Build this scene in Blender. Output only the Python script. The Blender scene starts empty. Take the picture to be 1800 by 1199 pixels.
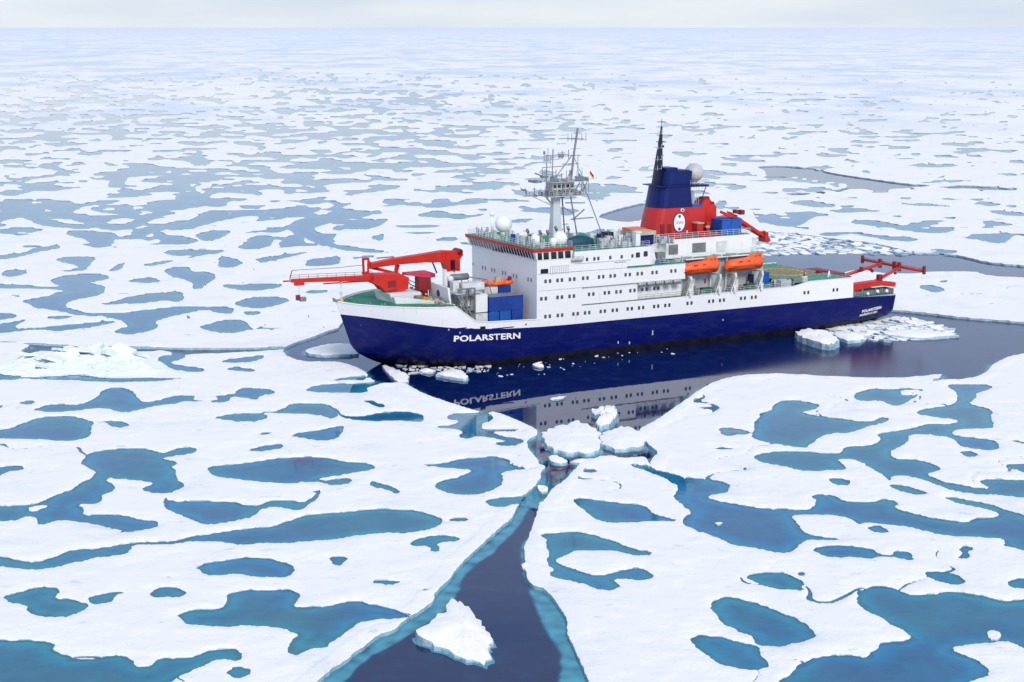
import bpy, math, random
import numpy as np
from mathutils import Vector, Matrix

sc = bpy.context.scene
COL = sc.collection
random.seed(7)
R = math.radians

# ------------------------------------------------------------------ camera
CAM_H = 59.417
PITCH = 10.435
cd = bpy.data.cameras.new('camera')
cam = bpy.data.objects.new('camera', cd)
COL.objects.link(cam)
cam.location = (0, 0, CAM_H)
cam.rotation_euler = (R(90 - PITCH), 0, 0)
cd.sensor_width = 36.0
cd.lens = 36.0 * 3000 / 1800
cd.clip_start = 1.0
cd.clip_end = 200000
sc.camera = cam
sc.render.resolution_x = 1024
sc.render.resolution_y = 682

# ------------------------------------------------------------------ sky
SUN_EL, SUN_AZ = 36.0, 163.0            # azimuth of the sun, clockwise from +Y
world = bpy.data.worlds.new('World')
sc.world = world
world.use_nodes = True
nt = world.node_tree
for n in list(nt.nodes): nt.nodes.remove(n)
N, L = nt.nodes.new, nt.links.new
wo = N('ShaderNodeOutputWorld'); bg = N('ShaderNodeBackground')
sky = N('ShaderNodeTexSky'); sky.sky_type = 'NISHITA'; sky.sun_disc = False
sky.sun_elevation = R(SUN_EL); sky.sun_rotation = R(SUN_AZ); sky.air_density = 1.2; sky.dust_density = 2.0
tc = N('ShaderNodeTexCoord')
mp = N('ShaderNodeMapping'); mp.inputs['Scale'].default_value = (1.0, 1.0, 7.0)
nz = N('ShaderNodeTexNoise'); nz.inputs['Scale'].default_value = 2.6; nz.inputs['Detail'].default_value = 5; nz.inputs['Roughness'].default_value = .5
rp = N('ShaderNodeValToRGB')
rp.color_ramp.elements[0].position = .34; rp.color_ramp.elements[0].color = (.62, .72, .87, 1)
rp.color_ramp.elements[1].position = .66; rp.color_ramp.elements[1].color = (.93, .965, .965, 1)
L(tc.outputs['Generated'], mp.inputs['Vector']); L(mp.outputs[0], nz.inputs['Vector']); L(nz.outputs['Fac'], rp.inputs[0])
gain = N('ShaderNodeVectorMath'); gain.operation = 'SCALE'; gain.inputs['Scale'].default_value = 10.6
L(rp.outputs[0], gain.inputs[0])
mx = N('ShaderNodeMix'); mx.data_type = 'RGBA'; mx.inputs[0].default_value = .92
L(sky.outputs[0], mx.inputs[6]); 
szz = N('ShaderNodeSeparateXYZ'); L(tc.outputs['Generated'], szz.inputs[0])
mrz = N('ShaderNodeMapRange'); mrz.interpolation_type = 'SMOOTHSTEP'; mrz.inputs[1].default_value = .10; mrz.inputs[2].default_value = .50; L(szz.outputs['Z'], mrz.inputs[0])
hg = N('ShaderNodeMix'); hg.data_type = 'RGBA'; hg.blend_type = 'MULTIPLY'; hg.inputs[7].default_value = (.69, .755, .87, 1)
mrl = N('ShaderNodeMapRange'); mrl.interpolation_type = 'SMOOTHSTEP'; mrl.inputs[1].default_value = .035; mrl.inputs[2].default_value = .13; L(szz.outputs['Z'], mrl.inputs[0])
lg = N('ShaderNodeMix'); lg.data_type = 'RGBA'; lg.blend_type = 'MULTIPLY'; lg.inputs[7].default_value = (.78, .88, 1.08, 1)
L(mrl.outputs[0], lg.inputs[0]); L(gain.outputs[0], lg.inputs[6])
L(mrz.outputs[0], hg.inputs[0]); L(lg.outputs[2], hg.inputs[6]); L(hg.outputs[2], mx.inputs[7])
L(mx.outputs[2], bg.inputs['Color']); bg.inputs['Strength'].default_value = .1
L(bg.outputs[0], wo.inputs[0])

# ------------------------------------------------------------------ sun (soft, through thin cloud)
sl = bpy.data.lights.new('sun', 'SUN'); sl.energy = 2.85; sl.angle = R(20); sl.color = (1, .93, .84)
sun = bpy.data.objects.new('sun', sl); COL.objects.link(sun)
d = Vector((math.sin(R(SUN_AZ)) * math.cos(R(SUN_EL)), math.cos(R(SUN_AZ)) * math.cos(R(SUN_EL)), math.sin(R(SUN_EL))))
sun.rotation_euler = d.to_track_quat('Z', 'Y').to_euler()
sun.location = (0, -200, 300)

sc.view_settings.view_transform = 'Standard'
sc.view_settings.look = 'None'
sc.view_settings.exposure = 0
sc.view_settings.gamma = 1

# ------------------------------------------------------------------ helpers
def mat(name, col, rough=.5, spec=.5, metal=0, var=0.0, vscale=1.0, bump=0.0, bscale=4.0, col2=None):
    m = bpy.data.materials.new(name); m.use_nodes = True
    t = m.node_tree; b = t.nodes['Principled BSDF']
    b.inputs['Base Color'].default_value = (*col, 1); b.inputs['Roughness'].default_value = rough
    b.inputs['Specular IOR Level'].default_value = spec; b.inputs['Metallic'].default_value = metal
    if var or bump:
        g = t.nodes.new('ShaderNodeNewGeometry')
    if var:
        n = t.nodes.new('ShaderNodeTexNoise'); n.inputs['Scale'].default_value = vscale; n.inputs['Detail'].default_value = 6
        n.inputs['Roughness'].default_value = .65
        t.links.new(g.outputs['Position'], n.inputs['Vector'])
        r = t.nodes.new('ShaderNodeValToRGB')
        c2 = col2 or tuple(c * (1 - var) for c in col)
        r.color_ramp.elements[0].position = .35; r.color_ramp.elements[0].color = (*c2, 1)
        r.color_ramp.elements[1].position = .62; r.color_ramp.elements[1].color = (*col, 1)
        t.links.new(n.outputs['Fac'], r.inputs[0]); t.links.new(r.outputs[0], b.inputs['Base Color'])
    if bump:
        n = t.nodes.new('ShaderNodeTexNoise'); n.inputs['Scale'].default_value = bscale; n.inputs['Detail'].default_value = 5
        t.links.new(g.outputs['Position'], n.inputs['Vector'])
        bp = t.nodes.new('ShaderNodeBump'); bp.inputs['Strength'].default_value = 1; bp.inputs['Distance'].default_value = bump
        t.links.new(n.outputs['Fac'], bp.inputs['Height']); t.links.new(bp.outputs[0], b.inputs['Normal'])
    return m

def tag(o, label=None, cat=None, group=None, kind=None):
    if label: o['label'] = label
    if cat: o['category'] = cat
    if group: o['group'] = group
    if kind: o['kind'] = kind
    return o

def link(name, me, parent=None):
    o = bpy.data.objects.new(name, me); COL.objects.link(o)
    if parent: o.parent = parent
    return o

def empty(name, loc=(0, 0, 0), rz=0, parent=None):
    o = bpy.data.objects.new(name, None); COL.objects.link(o)
    o.location = loc; o.rotation_euler = (0, 0, rz); o.empty_display_size = .5
    if parent: o.parent = parent
    return o

class MB:
    """collects simple solids; flip=True: input is (aft, port, up), stored as ship-local (x, -y, z)"""
    def __init__(s, flip=True): s.v = []; s.f = []; s.m = []; s.flip = flip; s.sm = []
    def add(s, vs, fs, mi=0, smooth=False):
        o = len(s.v)
        s.v += [(a, -b, c) for a, b, c in vs] if s.flip else [tuple(v) for v in vs]
        s.f += [tuple(o + i for i in f) for f in fs]; s.m += [mi] * len(fs); s.sm += [smooth] * len(fs); return s
    def box(s, a, b, mi=0):
        x0, y0, z0 = a; x1, y1, z1 = b
        vs = [(x, y, z) for z in (z0, z1) for y in (y0, y1) for x in (x0, x1)]
        return s.add(vs, [(0, 1, 3, 2), (4, 6, 7, 5), (0, 4, 5, 1), (2, 3, 7, 6), (0, 2, 6, 4), (1, 5, 7, 3)], mi)
    def hexa(s, lo, hi, mi=0):            # two quads (lists of four points)
        return s.add(list(lo) + list(hi), [(3, 2, 1, 0), (4, 5, 6, 7), (0, 1, 5, 4), (1, 2, 6, 5), (2, 3, 7, 6), (3, 0, 4, 7)], mi)
    def loft(s, rings, mi=0, caps=True, smooth=False):
        n = len(rings[0]); vs = [p for r in rings for p in r]; fs = []
        for k in range(len(rings) - 1):
            for i in range(n):
                j = (i + 1) % n
                fs.append((k * n + i, k * n + j, (k + 1) * n + j, (k + 1) * n + i))
        if caps: fs += [tuple(range(n))[::-1], tuple(range((len(rings) - 1) * n, len(rings) * n))]
        return s.add(vs, fs, mi, smooth)
    def prism(s, poly, axis, a, b, mi=0):  # poly in the two other axes
        def P(p, k):
            q = list(p); q.insert(axis, k); return tuple(q)
        return s.loft([[P(p, a) for p in poly], [P(p, b) for p in poly]], mi)
    def beam(s, p, q, w=.1, h=None, mi=0, w2=None, h2=None):
        h = h or w; p = Vector(p); q = Vector(q); d = (q - p).normalized()
        up = Vector((0, 0, 1)) if abs(d.z) < .95 else Vector((1, 0, 0))
        a = d.cross(up).normalized(); b = a.cross(d).normalized()
        w2 = w2 or w; h2 = h2 or h
        ring = lambda c, w, h: [tuple(c + a * x * w / 2 + b * y * h / 2) for x, y in ((-1, -1), (1, -1), (1, 1), (-1, 1))]
        return s.loft([ring(p, w, h), ring(q, w2, h2)], mi)
    def tube(s, p, q, r=.1, n=8, mi=0, r2=None):
        p = Vector(p); q = Vector(q); d = (q - p).normalized()
        up = Vector((0, 0, 1)) if abs(d.z) < .95 else Vector((1, 0, 0))
        a = d.cross(up).normalized(); b = a.cross(d).normalized()
        r2 = r if r2 is None else r2
        ring = lambda c, r: [tuple(c + a * math.cos(2 * math.pi * i / n) * r + b * math.sin(2 * math.pi * i / n) * r) for i in range(n)]
        return s.loft([ring(p, r), ring(q, r2)], mi, True, n > 6)
    def path(s, pts, r=.05, n=4, mi=0):
        for a, b in zip(pts[:-1], pts[1:]): s.tube(a, b, r, n, mi)
        return s
    def ball(s, c, r, mi=0, zs=1.0, n=16, lat=(-90, 90)):
        rings = []
        for k in range(9):
            a = R(lat[0] + (lat[1] - lat[0]) * k / 8); rr = max(math.cos(a), .001) * r
            rings.append([(c[0] + rr * math.cos(2 * math.pi * i / n), c[1] + rr * math.sin(2 * math.pi * i / n), c[2] + math.sin(a) * r * zs) for i in range(n)])
        return s.loft(rings, mi, True, True)
    def rail(s, pts, h=1.05, step=1.6, r=.028, rows=3, mi=0):
        for a, b in zip(pts[:-1], pts[1:]):
            a = Vector(a); b = Vector(b); n = max(1, int((b - a).length / step))
            for i in range(n + 1):
                c = a.lerp(b, i / n); s.tube(c, c + Vector((0, 0, h)), r, 4, mi)
            for k in range(rows):
                z = Vector((0, 0, h * (k + 1) / rows)); s.tube(a + z, b + z, r, 4, mi)
        return s
    def build(s, name, m, parent=None):
        me = bpy.data.meshes.new(name); me.from_pydata(s.v, [], s.f)
        for x in (m if isinstance(m, (list, tuple)) else [m]): me.materials.append(x)
        me.polygons.foreach_set('material_index', s.m)
        me.polygons.foreach_set('use_smooth', s.sm)
        me.update()
        return link(name, me, parent)

def arr(txt):
    return np.array([[float(c) for c in p.split(',')] for p in txt.split()])

# gradient noise in numpy
_rs = np.random.RandomState(5)
_perm = np.concatenate([_rs.permutation(512)] * 3)
_ga = _rs.rand(512) * 2 * np.pi
_gx, _gy = np.cos(_ga), np.sin(_ga)
def pn(x, y):
    x = np.asarray(x, float); y = np.asarray(y, float)
    xi = np.floor(x).astype(int); yi = np.floor(y).astype(int); fx = x - xi; fy = y - yi
    def g(i, j):
        h = _perm[_perm[(xi + i) & 511] + ((yi + j) & 511)] & 511
        return _gx[h] * (fx - i) + _gy[h] * (fy - j)
    u = fx ** 3 * (fx * (fx * 6 - 15) + 10); v = fy ** 3 * (fy * (fy * 6 - 15) + 10)
    a = g(0, 0) * (1 - u) + g(1, 0) * u; b = g(0, 1) * (1 - u) + g(1, 1) * u
    return (a * (1 - v) + b * v) * 1.5

# ------------------------------------------------------------------ materials of ice and water
def ice_mats():
    m = bpy.data.materials.new('snow_covered_ice'); m.use_nodes = True; t = m.node_tree; b = t.nodes['Principled BSDF']
    N = t.nodes.new; L = t.links.new
    g = N('ShaderNodeNewGeometry'); sx = N('ShaderNodeSeparateXYZ'); L(g.outputs['Position'], sx.inputs[0])
    def noise(scale, det, rough=.6, sc3=None):
        n = N('ShaderNodeTexNoise'); n.inputs['Scale'].default_value = scale; n.inputs['Detail'].default_value = det; n.inputs['Roughness'].default_value = rough
        if sc3:
            q = N('ShaderNodeMapping'); q.inputs['Scale'].default_value = sc3; L(g.outputs['Position'], q.inputs['Vector']); L(q.outputs[0], n.inputs['Vector'])
        else: L(g.outputs['Position'], n.inputs['Vector'])
        return n
    def rng(a, lo, hi, o0=0, o1=1):
        r = N('ShaderNodeMapRange'); r.interpolation_type = 'SMOOTHSTEP'; L(a, r.inputs[0])
        r.inputs[1].default_value = lo; r.inputs[2].default_value = hi; r.inputs[3].default_value = o0; r.inputs[4].default_value = o1
        return r.outputs[0]
    def mul(a, b_):
        k = N('ShaderNodeMath'); k.operation = 'MULTIPLY'; L(a, k.inputs[0]); L(b_, k.inputs[1]); return k.outputs[0]
    def mixc(f, a, c):
        k = N('ShaderNodeMix'); k.data_type = 'RGBA'; L(f, k.inputs[0])
        if isinstance(a, tuple): k.inputs[6].default_value = (*a, 1)
        else: L(a, k.inputs[6])
        k.inputs[7].default_value = (*c, 1); return k.outputs[2]
    n1 = noise(.09, 6)
    c = mixc(rng(n1.outputs['Fac'], .5, .72, 0, .55), (.885, .845, .785), (.71, .72, .73))
    n2 = noise(.8, 7, .75)
    c = mixc(rng(n2.outputs['Fac'], .57, .70, 0, .35), c, (.66, .72, .80))
    n5 = noise(.33, 4, .5, (1, 1.6, 1)); c = mixc(rng(n5.outputs['Fac'], .67, .72, 0, .5), c, (.42, .55, .70))
    # thaw spots too far away to be told apart
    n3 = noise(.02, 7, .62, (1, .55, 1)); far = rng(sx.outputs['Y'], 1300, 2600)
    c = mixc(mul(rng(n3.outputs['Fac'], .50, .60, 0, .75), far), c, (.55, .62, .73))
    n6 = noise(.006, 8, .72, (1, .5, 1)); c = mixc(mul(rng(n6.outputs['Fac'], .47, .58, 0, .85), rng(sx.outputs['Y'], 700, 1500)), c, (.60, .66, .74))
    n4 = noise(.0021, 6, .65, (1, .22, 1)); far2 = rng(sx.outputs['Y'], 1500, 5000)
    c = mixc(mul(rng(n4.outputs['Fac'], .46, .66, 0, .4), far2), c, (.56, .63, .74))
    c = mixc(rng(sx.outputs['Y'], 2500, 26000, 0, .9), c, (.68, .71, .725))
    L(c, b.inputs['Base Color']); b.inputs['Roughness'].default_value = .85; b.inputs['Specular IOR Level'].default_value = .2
    nb = noise(.28, 9, .62); bp = N('ShaderNodeBump'); bp.inputs['Distance'].default_value = .6; bp.inputs['Strength'].default_value = .6
    L(nb.outputs['Fac'], bp.inputs['Height']); L(bp.outputs[0], b.inputs['Normal'])

    w = mat('wet_ice_edge', (.42, .56, .66), .35, .5, var=.3, vscale=.7, bump=.15, bscale=1.5)

    def water(name, spec, rough, distance, bscale, attr, ramp, var):
        m = bpy.data.materials.new(name); m.use_nodes = True; t = m.node_tree; b = t.nodes['Principled BSDF']
        N = t.nodes.new; L = t.links.new
        g = N('ShaderNodeNewGeometry'); at = N('ShaderNodeAttribute'); at.attribute_name = attr
        n = N('ShaderNodeTexNoise'); n.inputs['Scale'].default_value = .35; n.inputs['Detail'].default_value = 5; L(g.outputs['Position'], n.inputs['Vector'])
        ad = N('ShaderNodeMath'); ad.operation = 'MULTIPLY_ADD'; L(n.outputs['Fac'], ad.inputs[0]); ad.inputs[1].default_value = var; L(at.outputs['Fac'], ad.inputs[2])
        sb = N('ShaderNodeMath'); sb.operation = 'SUBTRACT'; L(ad.outputs[0], sb.inputs[0]); sb.inputs[1].default_value = var / 2
        r = N('ShaderNodeValToRGB'); L(sb.outputs[0], r.inputs[0])
        e = r.color_ramp.elements
        for i, (p, c) in enumerate(ramp):
            x = e[i] if i < 2 else e.new(p)
            x.position = p; x.color = (*c, 1)
        last = r.outputs[0]
        if name == 'sea_water':          # stirred and rippled towards the stern, glassy ahead
            s3 = N('ShaderNodeSeparateXYZ'); L(g.outputs['Position'], s3.inputs[0])
            mr = N('ShaderNodeMapRange'); mr.interpolation_type = 'SMOOTHSTEP'; L(s3.outputs['X'], mr.inputs[0])
            mr.inputs[1].default_value = 22; mr.inputs[2].default_value = 62; mr.inputs[3].default_value = rough; mr.inputs[4].default_value = .17
            my = N('ShaderNodeMapRange'); L(s3.outputs['Y'], my.inputs[0]); my.inputs[1].default_value = 380; my.inputs[2].default_value = 430; my.inputs[3].default_value = 1; my.inputs[4].default_value = .15
            mm = N('ShaderNodeMath'); mm.operation = 'MULTIPLY'; L(mr.outputs[0], mm.inputs[0]); L(my.outputs[0], mm.inputs[1]); L(mm.outputs[0], b.inputs['Roughness'])
        if name == 'melt_water':
            n2 = N('ShaderNodeTexNoise'); n2.inputs['Scale'].default_value = .028; n2.inputs['Detail'].default_value = 1; L(g.outputs['Position'], n2.inputs['Vector'])
            r2 = N('ShaderNodeValToRGB'); r2.color_ramp.elements[0].position = .44; r2.color_ramp.elements[1].position = .56
            L(n2.outputs['Fac'], r2.inputs[0])
            k = N('ShaderNodeMix'); k.data_type = 'RGBA'; k.blend_type = 'MULTIPLY'; L(r2.outputs[0], k.inputs[0]); L(last, k.inputs[6]); k.inputs[7].default_value = (1.0, .86, 1.10, 1)
            last = k.outputs[2]
        if name == 'melt_water':         # mottled floor, silt and old slush
            for sc_, lo_, hi_, f_, c_ in ((.11, .42, .62, .55, (1.5, 1.3, 1.15, 1)), (.45, .5, .7, .5, (.6, .72, .8, 1)), (.06, .52, .66, .7, (1.9, 1.0, .86, 1))):
                n3 = N('ShaderNodeTexNoise'); n3.inputs['Scale'].default_value = sc_; n3.inputs['Detail'].default_value = 5; n3.inputs['Distortion'].default_value = .8; L(g.outputs['Position'], n3.inputs['Vector'])
                r3 = N('ShaderNodeMapRange'); r3.inputs[1].default_value = lo_; r3.inputs[2].default_value = hi_; r3.inputs[4].default_value = f_; L(n3.outputs['Fac'], r3.inputs[0])
                k3 = N('ShaderNodeMix'); k3.data_type = 'RGBA'; k3.blend_type = 'MULTIPLY'; k3.clamp_factor = True; L(r3.outputs[0], k3.inputs[0]); L(last, k3.inputs[6]); k3.inputs[7].default_value = c_
                last = k3.outputs[2]
        L(last, b.inputs['Base Color']); b.inputs['Roughness'].default_value = rough; b.inputs['Specular IOR Level'].default_value = spec
        b.inputs['Specular Tint'].default_value = (.42, .66, 1, 1)
        b.inputs['IOR'].default_value = 1.33
        nb = N('ShaderNodeTexNoise'); nb.inputs['Scale'].default_value = bscale; nb.inputs['Detail'].default_value = 3; L(g.outputs['Position'], nb.inputs['Vector'])
        bp = N('ShaderNodeBump'); bp.inputs['Distance'].default_value = distance; bp.inputs['Strength'].default_value = 1; L(nb.outputs['Fac'], bp.inputs['Height']); L(bp.outputs[0], b.inputs['Normal'])
        return m
    pond = water('melt_water', .46, .05, .004, .8, 'depth', [(0, (.016, .145, .20)), (.3, (.014, .205, .285)), (.65, (.012, .165, .25)), (1, (.020, .135, .205))], .9)
    sea = water('sea_water', .5, .02, .0035, .5, 'shelf', [(0, (.0008, .008, .056)), (.25, (.008, .06, .12)), (.55, (.035, .21, .28)), (1, (.075, .33, .38))], .35)
    return m, w, pond, sea
SNOW, EDGE, POND, SEA = ice_mats()

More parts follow.
